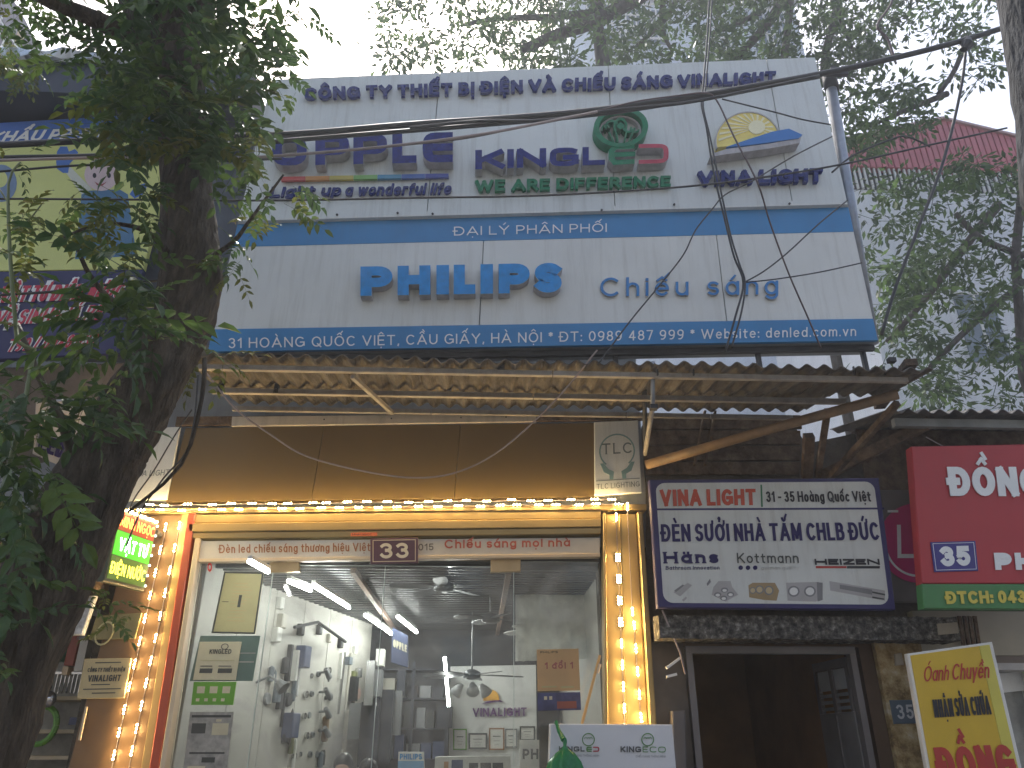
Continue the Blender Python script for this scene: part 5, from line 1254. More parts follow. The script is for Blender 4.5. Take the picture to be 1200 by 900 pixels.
# dark timbers under the right part of the awning
tm = thing('timber_boards', 'dark weathered boards under the right half of the awning', 'boards', (X(850, 520, 7.05), 7.05, 3.8))
for i, (ya, yb_) in enumerate(((486, 503), (504, 521), (522, 540), (541, 556))):
    q = Q((757, yb_), (940 - 1 * i, yb_ - 1), (938, ya), (757, ya), 7.05 - .01 * (i % 2)); k = MB(); k.bev(q, 0, 0, 1, .98, -.03, 0, .004); k.build('board', M_wood, tm)
for px in (826, 838):
    k = MB(); k.bar(at(px, 482, 7.0), at(px - 12, 545, 7.0), .05, .02); k.build('batten', M_wood, tm)

# ================================================================== LEFT NEIGHBOUR
ln = thing('left_shop', 'left neighbour shop building behind the trunk with grey wall', 'shop', (X(0, 600, 7.3), 7.3, 0))
lx0, lx1 = -9.0, X(152, 600, 7.3)
k = MB(); k.box(lx0, 7.95, -.05, xL - .12, 13, 6.4); k.build('wall', M_greywall, ln)
k = MB(); k.box(lx0, 6.3, 2.72, X(118, 690, 7.0), 7.94, 3.0); k.build('canopy_slab', M_wood, ln)
zf0, zf1 = at(60, 141, 6.4).z, at(60, 106, 6.4).z
k = MB(); k.box(lx0, 6.5, at(250, 405, 6.5).z, X(268, 330, 6.5), 6.9, zf1 - .1); k.build('sign_backing', mat('slate_panel', (.07, .085, .11), .6, var=.2, streak=.3, dirt=(.12, .14, .16)), ln)
k = MB(); k.box(lx0, 6.0, zf0 + .0, X(300, 130, 6.3), 6.6, zf1); k.build('roof_fascia', mat('fascia_navy', (.025, .035, .06), .5, var=.15), ln)
# crumpled silver sheet lying along the roof edge
k = MB(); rows = []
nx = 70; xs0, xs1 = lx0, X(190, 100, 6.0)
for i in range(nx + 1):
    r = []
    for j, (y, z) in enumerate(((5.92, -.02), (5.9, .06), (5.98, .13), (6.2, .17), (6.6, .15))):
        r.append(len(k.v)); k.v.append(Vector((xs0 + (xs1 - xs0) * i / nx, y + random.uniform(-.02, .02), zf1 + z + random.uniform(-.025, .03))))
    rows.append(r)
for i in range(nx):
    for j in range(4): k.f.append((rows[i][j], rows[i + 1][j], rows[i + 1][j + 1], rows[i][j + 1]))
k.build('roof_sheet', mat('tarp_silver', (.45, .50, .55), .3, .5, var=.25, scale=6), ln)

# left billboard (pipe fitter's sign)
YL = 6.3
ql_ = Q((-110, 421), (146, 408), (214, 131), (-90, 149), YL)
yb2 = thing('billboard', 'yellow green billboard with blue header and navy foot, behind the left trunk', 'billboard', ql_.cx())
M_lime = mat('lime_face', (.58, .62, .20), .45, var=.06, scale=1.5)
qh = Q((-90, 172), (206, 163), (214, 131), (-90, 149), YL); k = MB(); k.bev(qh, 0, 0, 1, 1, -.06, 0, .005); k.build('header_panel', mat('header_blue', (.06, .16, .52), .4, var=.08), yb2)
qm = Q((-100, 319), (168, 315), (206, 163.6), (-90, 172.6), YL); k = MB(); k.bev(qm, 0, 0, 1, 1, -.06, 0, .005); k.build('middle_panel', M_lime, yb2)
qf = Q((-110, 426), (142, 414), (168, 315.6), (-100, 319.6), YL); k = MB(); k.bev(qf, 0, 0, 1, 1, -.06, 0, .005); k.build('foot_panel', mat('foot_navy', (.02, .02, .09), .45, var=.1), yb2)
YLp = YL - .004
T(yb2, 'KHẨU PP-R', [(-14, 167.5), (105, 163.5), (108, 150), (-10, 155)], YLp, M_print_white, t=.22, slant=.25, gap=.1)
T(yb2, 'ỐNG', [(112, 162), (160, 160), (164, 149), (116, 151)], YLp, M_print_white, t=.22, slant=.25, gap=.1)
M_sr = mat('sign_letter_red', (.50, .03, .06), .45)
def outlined(s, px4, t, sl, gap=.1):
    T(yb2, s, px4, YLp, M_print_white, t=t + .16, mt=.3, slant=sl, gap=gap - .06)
    T(yb2, s, px4, YLp - .005, M_sr, t=t, slant=sl, gap=gap + .08)
outlined('VẬT TƯ ĐIỆN', [(-2, 355), (92, 352), (97, 333), (0, 336)], .17, .2)
outlined('NƯỚC', [(100, 351), (140, 349), (146, 331), (105, 333)], .17, .2)
outlined('VỆ SINH GIÁ RẺ', [(-8, 382), (116, 375), (122, 357), (-5, 365)], .15, .2)
outlined('799 / 0948 833', [(8, 413), (110, 405), (116, 390), (10, 398)], .15, .2)
# plain figure with raised gloves
M_sk = mat('print_skin', (.62, .50, .50), .5); M_hat = mat('print_hat', (.03, .12, .07), .5); M_gl = mat('print_glove', (.05, .15, .45), .5, var=.1); M_slv = mat('print_sleeve', (.55, .58, .50), .5)
def flat(parent, nm, pts, m, w):
    k = MB(); P = [at(x, y, YL) + Vector((0, -w, 0)) for x, y in pts]; k.add(P, [tuple(range(len(P)))]); return k.build(nm, m, parent)
def ell(cx, cy, rx, ry, a0=0, a1=360, n=20): return [(cx + rx * math.cos(R(a0 + (a1 - a0) * i / n)), cy + ry * math.sin(R(a0 + (a1 - a0) * i / n))) for i in range(n)]
flat(yb2, 'printed_figure', ell(119, 205, 20, 19), M_sk, .003)
flat(yb2, 'printed_figure', ell(125, 188, 14, 18, 180, 360, 14) + [(139, 192), (111, 192)], M_hat, .004)
flat(yb2, 'printed_figure', ell(111, 206, 2.2, 3), M_tape, .005); flat(yb2, 'printed_figure', ell(128, 206, 2.2, 3), M_tape, .005)
flat(yb2, 'printed_figure', [(111, 213), (115, 215.5), (120, 216), (126, 213), (120, 218.5), (114, 217.5)], mat('print_lip', (.3, .06, .06), .5), .006)
flat(yb2, 'printed_figure', [(74, 198), (82, 195), (108, 222), (96, 228)], M_slv, .0035)
flat(yb2, 'printed_figure', [(66, 190), (67, 178), (71, 172), (79, 172), (81, 178), (88, 175), (92, 179), (88, 186), (82, 192), (80, 203), (74, 203), (67, 198)], M_gl, .0045)
flat(yb2, 'printed_figure', [(152, 228), (158, 219), (170, 215), (172, 220), (168, 228), (158, 233)], M_gl, .0045)
flat(yb2, 'printed_figure', [(96, 224), (140, 222), (150, 228), (160, 300), (88, 304)], mat('print_overall', (.06, .17, .3), .5), .0025)
flat(yb2, 'printed_figure', ell(2, 215, 18, 22), mat('print_bluegrey', (.14, .22, .34), .5), .003); flat(yb2, 'printed_figure', ell(0, 210, 9, 10), M_lime, .0035)

# pale slanted boards and rods low at the left
q = Quad(at(38, 532, 6.7), at(92, 556, 6.9), at(128, 470, 6.5), at(42, 470, 6.3))
t_ = thing('leaning_board', 'pale board with purple lettering leaning under the left billboard', 'board', q.cx()); k = MB(); k.bev(q, 0, 0, 1, 1, -.03, 0, .004); k.build('board', mat('board_lilac', (.40, .40, .42), .6, var=.15), t_)
text(t_, 'LED', q.sub(.1, .12, .6, .4), M_pp, t=.2)
k = MB(); k.bar(at(70, 484, 6.2), at(103, 510, 6.3), .04, .03); solo(k, 'timber_rod', mat('rod_orange', (.45, .27, .15), .6), 'orange brown timber rod lying across the pale leaning board', 'rod')
k = MB()
nx = 16; pts = []
q = Quad(at(-20, 560, 7.2), at(140, 520, 7.3), at(165, 425, 6.6), at(-30, 433, 6.6)); k.bev(q, 0, 0, 1, 1, -.05, 0, .004); solo(k, 'canvas_blind', mat('canvas_grey', (.20, .18, .17), .8, var=.2, streak=.4), 'dull grey canvas blind hanging below the left billboard', 'blind')
# white wrapped bundle glimpsed at trunk edge
k = MB(); q = Q((72, 745), (96, 744), (112, 698), (92, 698), 6.9); k.bev(q, 0, 0, 1, 1, -.05, 0, .008); solo(k, 'wrapped_bundle', mat('plastic_white', (.6, .62, .63), .2, var=.4, scale=14), 'white plastic wrapped bundle between trunk and brown pillar', 'bundle')

# ================================================================== BUILDINGS BEHIND
rb_ = thing('rear_building', 'rear building with red ribbed metal roof seen through the trees at right', 'building', (X(1080, 200, 16), 16, 0))
M_rr2 = mat('roof_red', (.50, .15, .16), .5, var=.1, streak=.2)
P = lambda x, y, Y: at(x, y, Y)
zt2, zb2 = at(1100, 146, 16).z, at(1000, 196, 16).z
xm0, xm1 = X(975, 160, 16), X(1290, 160, 16)
n = 46
pk = (1105, 137)
for i in range(n):
    a = i / n; c = (i + 1) / n
    xa_, xb_ = xm0 + (xm1 - xm0) * a, xm0 + (xm1 - xm0) * c
    def top(x): 
        t = (x - xm0) / (xm1 - xm0); return zt2 + .15 - abs(t - .42) * 2.3
    k = MB(); g = (xb_ - xa_) * .12
    k.hexa([(xa_ + g, 15.95, zb2), (xb_ - g, 15.95, zb2), (xb_ - g, 16.0, zb2), (xa_ + g, 16.0, zb2)], [(xa_ + g, 15.95, top(xa_)), (xb_ - g, 15.95, top(xb_)), (xb_ - g, 16.0, top(xb_)), (xa_ + g, 16.0, top(xa_))])
    k.build('roof_sheet', M_rr2, rb_)
k = MB(); xp = xm0 + (xm1 - xm0) * .42
k.add([(xm0, 16.0, zb2), (xm1, 16.0, zb2), (xm1, 16.0, top(xm1)), (xp, 16.0, zt2 + .15), (xm0, 16.0, top(xm0)), (xm0, 16.3, zb2), (xm1, 16.3, zb2), (xm1, 16.3, top(xm1)), (xp, 16.3, zt2 + .15), (xm0, 16.3, top(xm0))], [(0, 1, 2, 3, 4), (9, 8, 7, 6, 5), (0, 5, 6, 1), (1, 6, 7, 2), (2, 7, 8, 3), (3, 8, 9, 4), (4, 9, 5, 0)])
k.build('gable_base', M_rr2, rb_)
k = MB(); k.bar((xm0, 15.93, top(xm0) + .02), (xp, 15.93, zt2 + .17), .1, .08); k.bar((xp, 15.93, zt2 + .17), (xm1, 15.93, top(xm1) + .02), .1, .08); k.build('ridge_trim', mat('trim_pinkish', (.45, .3, .28), .5), rb_)
zg = at(1020, 221, 16).z
for i in range(50):
    xx = xm0 + .1 + i * .14
    k = MB(); k.box(xx, 16.0, zg, xx + .05, 16.05, zb2 - .002); k.build('grille_bar', M_paper, rb_)
k = MB(); k.box(xm0, 16.2, zg, xm1, 16.5, zb2 - .002); k.build('dark_opening', M_dark, rb_)
M_far = mat('far_wall', (.72, .74, .75), .8, var=.1, scale=1, streak=.25)
k = MB(); k.box(xm0, 16.06, 0, xm1, 22, zg - .002); k.build('wall', M_far, rb_)
for (px, py, w, h) in ((1150, 385, 1.0, 1.9),):
    p = at(px, py, 16.06); k = MB(); k.box(p.x - w / 2, 16.02, p.z - h / 2, p.x + w / 2, 16.1, p.z + h / 2); f = k.build('window', mat('far_pane', (.2, .24, .27), .2), rb_)
    k = MB(); k.box(p.x - .03, 15.99, p.z - h / 2, p.x + .03, 16.019, p.z + h / 2); k.box(p.x - w / 2 - .05, 15.99, p.z + h / 2 + .001, p.x + w / 2 + .05, 16.019, p.z + h / 2 + .07); k.build('frame', M_paper, f)
# pale apartment house with white window grilles above the billboard
ap = thing('apartment_building', 'pale tall apartment building with white window grilles above the billboard', 'building', (X(810, 60, 24), 24, 0))
ax0, ax1 = X(668, 40, 24), X(938, 40, 24); zt3 = at(800, -60, 24).z
k = MB(); k.box(ax0, 24, 0, ax1, 34, zt3); k.build('wall', mat('apartment_wall', (.66, .70, .74), .8, var=.06, streak=.2), ap)
k = MB(); zz = at(800, 3, 24).z; k.box(ax0 - .3, 23.6, zz, ax1 + .3, 23.998, zz + .7); k.build('balcony_slab', mat('apartment_wall_2', (.45, .48, .51), .8, var=.06, streak=.2), ap)
for (px, py, wpx, hpx) in ((756, 32, 44, 38), (718, 50, 26, 30), (904, 40, 34, 44), (838, 58, 40, 36), (700, 15, 26, 20)):
    a, c = at(px - wpx / 2, py + hpx / 2, 24), at(px + wpx / 2, py - hpx / 2, 24)
    k = MB(); k.box(a.x, 23.97, a.z, c.x, 24.05, c.z); w_ = k.build('window', mat('far_pane', (.2, .24, .27)), ap)
    nb_ = max(4, int((c.x - a.x) / .22)); k = MB()
    for i in range(nb_ + 1): xx = a.x + (c.x - a.x) * i / nb_; k.box(xx - .03, 23.7, a.z, xx + .03, 23.76, c.z)
    for j in range(4): zz = a.z + (c.z - a.z) * j / 3; k.box(a.x, 23.64, zz - .03, c.x, 23.698, zz + .03)
    k.build('window_grille', M_paper, w_)
# brown balcony block, top left
bl = thing('balcony_building', 'brown building with caged balconies showing through leaves at the top left corner', 'building', (X(10, 60, 18), 18, 0))
bp = [(-90, 130), (55, 130), (60, 98), (52, 70), (30, 24), (10, -10), (-90, -60)]
pp = [at(x, y, 18) for x, y in bp]; n = len(pp); k = MB(); k.add(pp + [p + Vector((-.5, 4, 0)) for p in pp], [tuple(range(n)), tuple(reversed(range(n, 2 * n)))] + [(i, i + n, (i + 1) % n + n, (i + 1) % n) for i in range(n)])
k.build('wall', mat('balcony_wall', (.20, .18, .20), .8, var=.15), bl)
for i in range(5):
    k = MB(); k.bar(at(2 + 9 * i, 20 + 14 * i, 17.9), at(-12 + 9 * i, 52 + 15 * i, 17.9), .05); k.build('cage_bar', M_paper, bl)
for i in range(4):
    k = MB(); k.bar(at(-6 - 4 * i, 14 + 12 * i, 17.85), at(44 - 1 * i, 92 + 8 * i, 17.85), .05); k.build('cage_bar', M_paper, bl)
for i in range(9):
    k = MB(); k.bar(at(38 + 2 * i, 64 + 3.4 * i, 17.8), at(26 + 1.8 * i, 96 + .4 * i, 17.8), .05); k.build('railing_bar', M_print_white, bl)
k = MB(); p = at(22, 42, 17.8); k.bev(Q((17, 49), (25, 50), (29, 37), (21, 35), 17.8), 0, 0, 1, 1, -.05, 0, .01); k.build('hanging_cloth', mat('cloth_tan', (.5, .35, .18), .7), bl)

# ================================================================== UNSEEN BLOCKS ADDED BEHIND THE CAMERA to cut sky light on the lower facade
M_op = mat('sky_blocker_wall', (.30, .28, .25), .85, var=.15, scale=.6, streak=.3)
for i, (x0, x1, h, lab) in enumerate(((-30, -12, 15, 'unseen block added across the street against sky light, left'), (-11.8, 6, 13, 'unseen block added across the street against sky light, middle'), (6.2, 26, 16, 'unseen tallest block added across the street against sky light, right'))):
    t_ = thing('sky_blocker', lab, 'building', ((x0 + x1) / 2, -16, 0))
    k = MB(); k.box(x0, -24, -.15, x1, -15, h); k.build('wall', M_op, t_)
    for fl in range(4):
        for j in range(4):
            xx = x0 + 2 + j * (x1 - x0 - 4) / 3; z = 3.6 + fl * 3
            k = MB(); k.box(xx - .7, -15.05, z, xx + .7, -14.9, z + 1.5); k.build('window', MATS['far_pane'], t_)
# ================================================================== TREES
def leafmat(nm, col, tr=.4, rough=.42):
    return mat(nm, col, rough, var=.35, scale=5, transl=tr, spec=.4)
L_dark = leafmat('leaf_dark', (.055, .10, .035), .45); L_mid = leafmat('leaf_mid', (.085, .14, .035)); L_yel = leafmat('leaf_yellowish', (.13, .15, .03)); L_far = leafmat('leaf_far', (.10, .16, .055), .5); L_far2 = leafmat('leaf_far_dark', (.06, .10, .04), .4)
def leaflet(k, p, d, n, L, w):
    """pointed oval leaflet folded along its midrib"""
    s_ = d.cross(n).normalized(); n = s_.cross(d).normalized()
    m1 = p + d * L * .32 - n * L * .02; m2 = p + d * L * .68 - n * L * .05; t_ = p + d * L - n * L * .16
    up = n * w * .22
    k.add([p, m1, m2, t_, p + d * L * .30 + s_ * w * .5 + up, p + d * L * .66 + s_ * w * .42 + up * .7 - n * L * .05, p + d * L * .30 - s_ * w * .5 + up, p + d * L * .66 - s_ * w * .42 + up * .7 - n * L * .05],
          [(0, 1, 4), (1, 2, 5, 4), (2, 3, 5), (0, 6, 1), (1, 6, 7, 2), (2, 7, 3)])
def compound(rng, L=.26, npair=4, ll=.085, lw=.034):
    """one pinnate leaf growing along +X with its face to +Z"""
    k = MB(); pts = [Vector((L * t, 0, -.25 * L * t * t)) for t in (0, .25, .5, .75, 1)]
    k.tube(pts, [.0022, .002, .0018, .0014, .001], 3, cap=False)
    for i in range(npair):
        t = .25 + .7 * i / npair; b = Vector((L * t, 0, -.25 * L * t * t))
        for s_ in (-1, 1):
            a = R(rng.uniform(48, 66)) * s_; d = Vector((math.cos(a), math.sin(a), rng.uniform(-.35, .05))).normalized()
            leaflet(k, b, d, Vector((rng.uniform(-.2, .2), rng.uniform(-.2, .2), 1)).normalized(), ll * rng.uniform(.8, 1.1), lw)
    leaflet(k, pts[-1], Vector((1, 0, -.4)).normalized(), Vector((.3, 0, 1)).normalized(), ll * 1.05, lw)
    return k
rng = random.Random(11)
variants = [compound(rng, L=.25 + .03 * i, npair=3 + i % 3, ll=.095 + .008 * (i % 4), lw=.038 + .005 * (i % 3)) for i in range(6)]
vmesh = {}
def leaf_mesh(i, m):
    key = (i, m.name)
    if key not in vmesh:
        me = bpy.data.meshes.new('leaf'); me.from_pydata([tuple(v) for v in variants[i].v], [], variants[i].f); me.materials.append(m); vmesh[key] = me
    return vmesh[key]
def rotm(rng, out=None):
    """random leaf pose: runs outward and droops"""
    a = rng.uniform(0, 2 * math.pi); el = rng.uniform(-.9, .45)
    x = Vector((math.cos(a) * math.cos(el), math.sin(a) * math.cos(el), math.sin(el)))
    if out is not None: x = (x + out * .8).normalized()
    z = Vector((rng.uniform(-.6, .6), rng.uniform(-.8, .3), 1)); y = z.cross(x).normalized(); z = x.cross(y)
    return Matrix((x, y, z)).transposed()

# ---- the big roadside tree on the left
YT1 = 3.6
TR = [(-138, 1150, 66), (-84, 1020, 60), (-28, 892, 54), (5, 782, 51), (45, 700, 49), (70, 650, 47), (90, 605, 45), (120, 545, 41), (138, 515, 38), (161, 475, 38), (181, 440, 34), (197, 410, 34), (215, 375, 33), (224, 330, 34), (222, 290, 32), (221, 250, 29), (216, 200, 26), (214, 150, 25), (212, 100, 25), (206, 50, 24), (200, 0, 22), (196, -70, 18), (190, -160, 14), (190, -260, 9)]
tree1 = thing('street_tree', 'big leaning street tree with dark trunk and pinnate leaves before the left shops', 'tree', (at(-138, 1150, YT1).x, YT1, 0))
def depth_r(Y, py): # metres per photo pixel at depth Y
    return Y / (FPX * math.cos(R(PITCH)) + (py - 450) * math.sin(R(PITCH)))
def limb(parent, pts, Ys, m, nm='limb', n=12, rough=.07, seg=3, first_ground=None):
    P, r = [], []
    for i, (x, y, w) in enumerate(pts):
        Y = Ys[i] if isinstance(Ys, list) else Ys
        P.append(at(x, y, Y)); r.append(w * depth_r(Y, y))
    if first_ground is not None: P = [first_ground] + P; r = [r[0] * 1.25] + r
    PP, rr = [], []
    for i in range(len(P) - 1):
        for j in range(seg):
            t = j / seg; p0, p1, p2, p3 = P[max(i - 1, 0)], P[i], P[i + 1], P[min(i + 2, len(P) - 1)]
            PP.append(.5 * ((2 * p1) + (p2 - p0) * t + (2 * p0 - 5 * p1 + 4 * p2 - p3) * t * t + (3 * p1 - p0 - 3 * p2 + p3) * t ** 3)); rr.append(r[i] * (1 - t) + r[i + 1] * t)
    PP.append(P[-1]); rr.append(r[-1])
    k = MB(); k.tube(PP, rr, n, rough=rough, ridge=.028 if nm == 'trunk' else 0); return k.build(nm, m, parent, smooth=True), PP
gp = at(-138, 1150, YT1); gp = Vector((gp.x - .35, YT1 + .02, -.15))
_, trunk_pts = limb(tree1, TR, YT1, M_bark, 'trunk', 48, .02, 8, gp)
limb(tree1, [(205, 110, 14), (160, 50, 12), (110, 22, 10), (60, 2, 8), (10, -22, 6), (-60, -60, 4)], [3.6, 3.5, 3.4, 3.3, 3.2, 3.1], M_bark)
limb(tree1, [(208, 80, 12), (165, 30, 9), (143, -10, 8), (120, -80, 6)], [3.6, 3.65, 3.7, 3.8], M_bark)
limb(tree1, [(212, 60, 14), (235, 10, 12), (255, -50, 9), (300, -140, 5)], [3.6, 3.5, 3.4, 3.2], M_bark)
limb(tree1, [(250, 300, 3.5), (275, 282, 3), (290, 262, 2.2), (315, 228, 1.8), (332, 205, 1.2)], [3.5, 3.4, 3.3, 3.2, 3.2], M_bark, 'twig', 6)
limb(tree1, [(85, 535, 6), (70, 488, 5), (52, 455, 4), (35, 415, 3.5), (20, 380, 3)], [3.5, 3.3, 3.2, 3.1, 3.1], mat('twig_bark', (.10, .085, .06), .7, var=.2), 'branch', 8)
limb(tree1, [(95, 590, 5), (50, 600, 4), (0, 620, 3), (-40, 650, 2)], [3.5, 3.2, 3.0, 2.9], M_bark, 'branch', 8)
limb(tree1, [(196, 400, 5), (150, 370, 4), (110, 330, 3), (90, 290, 2)], [3.5, 3.3, 3.2, 3.1], M_bark, 'branch', 8)
limb(tree1, [(200, 300, 4), (170, 270, 3), (120, 262, 2.2), (75, 278, 1.5)], [3.5, 3.3, 3.2, 3.1], M_bark, 'branch', 8)
limb(tree1, [(240, 420, 3), (236, 470, 2.4), (212, 545, 2.2), (150, 600, 1.6)], [3.5, 3.5, 3.6, 3.7], M_bark, 'aerial_root', 6)
def inpoly(x, y, P):
    c = False; j = len(P) - 1
    for i in range(len(P)):
        if (P[i][1] > y) != (P[j][1] > y) and x < (P[j][0] - P[i][0]) * (y - P[i][1]) / (P[j][1] - P[i][1]) + P[i][0]: c = not c
        j = i
    return c
spots = []   # (px, py, depth, scale, material)
def fill(P, n, Y0, Y1, s0, s1, mats, clump=0):
    xs = [p[0] for p in P]; ys = [p[1] for p in P]; got = 0; cen = []
    if clump:
        while len(cen) < clump:
            x, y = rng.uniform(min(xs), max(xs)), rng.uniform(min(ys), max(ys))
            if inpoly(x, y, P): cen.append((x, y, rng.uniform(Y0, Y1)))
    while got < n:
        if clump:
            c = rng.choice(cen); x, y, Y = rng.gauss(c[0], 22), rng.gauss(c[1], 18), c[2] + rng.uniform(-.15, .15)
        else: x, y, Y = rng.uniform(min(xs), max(xs)), rng.uniform(min(ys), max(ys)), rng.uniform(Y0, Y1)
        if not inpoly(x, y, P): continue
        spots.append((x, y, Y, rng.uniform(s0, s1), rng.choice(mats))); got += 1
DK = [L_dark, L_dark, L_mid]; MX = [L_dark, L_mid, L_mid, L_yel]
fill([(125, 20), (170, -70), (300, -70), (330, 0), (300, 60), (312, 110), (262, 150), (220, 190), (160, 170), (118, 120), (125, 60)], 215, 2.9, 4.3, .75, 1.15, DK)
fill([(20, -60), (170, -60), (150, 60), (120, 95), (60, 90), (40, 40)], 45, 3.0, 4.2, .5, .9, DK, 14)
fill([(-40, -60), (70, -60), (40, 20), (10, 40), (-40, 40)], 40, 3.6, 4.6, .45, .7, MX, 8)
fill([(-20, 50), (35, 48), (45, 80), (30, 98), (-20, 95)], 60, 5.2, 6.0, .5, .8, [L_mid, L_yel])
fill([(290, -40), (362, -30), (360, 20), (330, 60), (300, 62)], 30, 3.4, 4.2, .5, .8, DK, 8)
fill([(300, 60), (345, 70), (352, 100), (340, 125), (300, 118)], 12, 3.5, 4.0, .45, .65, DK, 4)
fill([(115, 95), (310, 100), (318, 165), (275, 215), (245, 190), (190, 200), (110, 170)], 85, 2.9, 4.0, .6, 1.0, MX, 26)
fill([(255, 190), (320, 190), (352, 200), (345, 240), (300, 250), (275, 330), (245, 300)], 26, 3.1, 3.8, .42, .68, MX, 8)
fill([(75, 215), (200, 205), (190, 250), (150, 310), (75, 280)], 30, 2.8, 3.5, .45, .75, MX, 18)
fill([(100, 290), (195, 300), (185, 350), (205, 400), (170, 440), (110, 470), (75, 460), (95, 380)], 48, 2.6, 3.4, .6, 1.0, DK + [L_mid], 24)
fill([(-30, 440), (80, 440), (105, 490), (60, 545), (35, 600), (15, 680), (-10, 740), (-30, 740)], 75, 2.5, 3.4, .6, 1.0, DK)
fill([(-30, 720), (50, 700), (0, 800), (-30, 860)], 5, 2.8, 3.3, .5, .8, DK)
fill([(80, 680), (130, 690), (165, 720), (150, 745), (110, 735)], 12, 4.3, 5.4, .45, .7, [L_mid, L_yel], 4)
fill([(60, 560), (80, 600), (75, 650), (50, 640)], 2, 3.0, 3.2, .5, .8, DK, 4)
fill([(-20, 200), (60, 190), (65, 320), (-20, 330)], 16, 2.9, 3.4, .45, .7, [L_mid, L_yel], 6)
fill([(230, 395), (275, 395), (262, 425), (230, 430)], 5, 3.2, 3.4, .5, .6, [L_yel], 2)
fill([(180, -200), (400, -200), (330, -70), (100, -70), (-200, -200)], 220, 2.6, 4.6, .9, 1.3, DK)
vis = [s for s in spots if -20 < s[0] < 1220 and -20 < s[1] < 920]
near = sorted(vis, key=lambda s: s[2] / s[3])[:270]; ns_ = set(id(s) for s in near)
loc1 = Vector(tree1['_l'])
fol = {}
trunk_px = lambda s: 0
for s in spots:
    x, y, Y, sc2, m = s
    p = at(x, y, Y); M3 = rotm(rng); vi = rng.randrange(len(variants))
    if id(s) in ns_:
        o = bpy.data.objects.new('leaf', leaf_mesh(vi, m)); COL.objects.link(o); o.parent = tree1
        o.matrix_local = Matrix.Translation(p - loc1) @ M3.to_4x4() @ Matrix.Scale(sc2, 4)
    else:
        k = fol.setdefault(m.name, (MB(), m))[0]
        k.add([p + M3 @ (v * sc2) for v in variants[vi].v], variants[vi].f)
for nm, (k, m) in fol.items(): k.build('foliage', m, tree1, kind='stuff')
# slim sapling at the far left
sp = thing('sapling', 'thin pale sapling with sparse yellow green leaves in front of the lime billboard', 'tree', (at(10, 470, 3.0).x, 3.0, 0))
limb(sp, [(28, 480, 2.6), (20, 400, 2.4), (12, 300, 2), (10, 215, 1.4), (24, 190, 1)], 3.0, mat('stem_green', (.12, .15, .05), .5), 'stem', 6, first_ground=Vector((at(28, 480, 3).x + .05, 3.0, 0)))
for a in ([(11, 270, 1.1), (30, 262, 1), (52, 235, .7)], [(11, 240, 1), (-2, 220, .8), (-14, 205, .6)], [(13, 300, 1.1), (-8, 290, .8), (-20, 285, .6)]): limb(sp, a, 3.0, MATS['stem_green'], 'branch', 5)
for i, (x, y) in enumerate([(24, 190), (52, 235), (-10, 205), (22, 205), (40, 250), (5, 250), (30, 262), (-8, 290), (10, 320), (18, 350), (0, 345), (30, 385), (35, 178), (12, 175)]):
    o = bpy.data.objects.new('leaf', leaf_mesh(i % 6, L_yel if i % 3 else L_mid)); COL.objects.link(o); o.parent = sp
    o.matrix_local = Matrix.Translation(at(x, y, 3.0) - Vector(sp['_l'])) @ rotm(rng).to_4x4() @ Matrix.Scale(.42, 4)

# ---- close trunk at the top right corner
M_bk2 = patchy('pale_bark', [(.012, .014, .018), (.024, .027, .034), (.042, .047, .058)], 7, bump=.8, bscale=18, thr=(.38, .6), stretch=(1.4, 1.4, .4))
t3 = thing('near_tree', 'close grey tree trunk crossing the top right corner', 'tree', (at(1390, 560, 2.4).x + .1, 2.4, 0))
limb(t3, [(1390, 560, 66), (1300, 300, 62), (1266, 220, 60), (1250, 130, 54), (1236, 60, 52), (1226, 0, 50), (1210, -80, 48), (1190, -200, 44)], 2.4, M_bk2, 'trunk', 20, .03, 3, Vector((at(1390, 560, 2.4).x + .15, 2.4, -.15)))

# ---- trees behind
def far_tree(label, group, trunk, crown_polys, Y0, Y1, n, size, limbs, base_Y):
    t_ = thing('tree', label, 'tree', (at(*trunk[-1][:2], base_Y).x, base_Y, 0), group)
    Pt = [at(x, y, base_Y) for x, y, w in trunk]; g0 = Vector((Pt[-1].x, base_Y, -.15))
    k = MB(); k.tube([g0] + Pt[::-1], [w * depth_r(base_Y, 300) for x, y, w in [trunk[-1]] + trunk[::-1]], 10, rough=.05); k.build('trunk', M_bark_far, t_, smooth=True)
    for L_ in limbs:
        limb(t_, L_, base_Y, M_bark_far, 'limb', 7, .05, 3)
    for m in (L_far, L_far2):
        k = MB()
        for P, w in crown_polys:
            xs = [p[0] for p in P]; ys = [p[1] for p in P]
            ncl = int(n * w / 26); got = 0; tries = 0
            while got < ncl and tries < ncl * 20:
                tries += 1
                cx, cy = rng.uniform(min(xs), max(xs)), rng.uniform(min(ys), max(ys))
                if not inpoly(cx, cy, P): continue
                got += 1; Y = rng.uniform(Y0, Y1); c = at(cx, cy, Y); rad = rng.uniform(.16, .34)
                tw = Vector((rng.uniform(-1, 1), rng.uniform(-1, 1), rng.uniform(-.5, .9))).normalized()
                k.tube([c - tw * rad * 1.1, c + tw * rad * .8], .006, 3, cap=False)
                for j in range(26):
                    off = Vector((rng.gauss(0, 1), rng.gauss(0, 1), rng.gauss(0, .75))) * rad * .5
                    d = (off.normalized() + Vector((rng.uniform(-.5, .5), rng.uniform(-.5, .5), rng.uniform(-.9, .1)))).normalized()
                    nn = Vector((rng.uniform(-.7, .7), rng.uniform(-.7, .7), 1)).normalized(); s2 = d.cross(nn).normalized(); L = size * rng.uniform(.7, 1.25); p = c + off
                    k.add([p, p + d * L * .5 + s2 * L * .2, p + d * L, p + d * L * .5 - s2 * L * .2], [(0, 1, 2, 3)])
        k.build('foliage', m, t_, kind='stuff')
    return t_
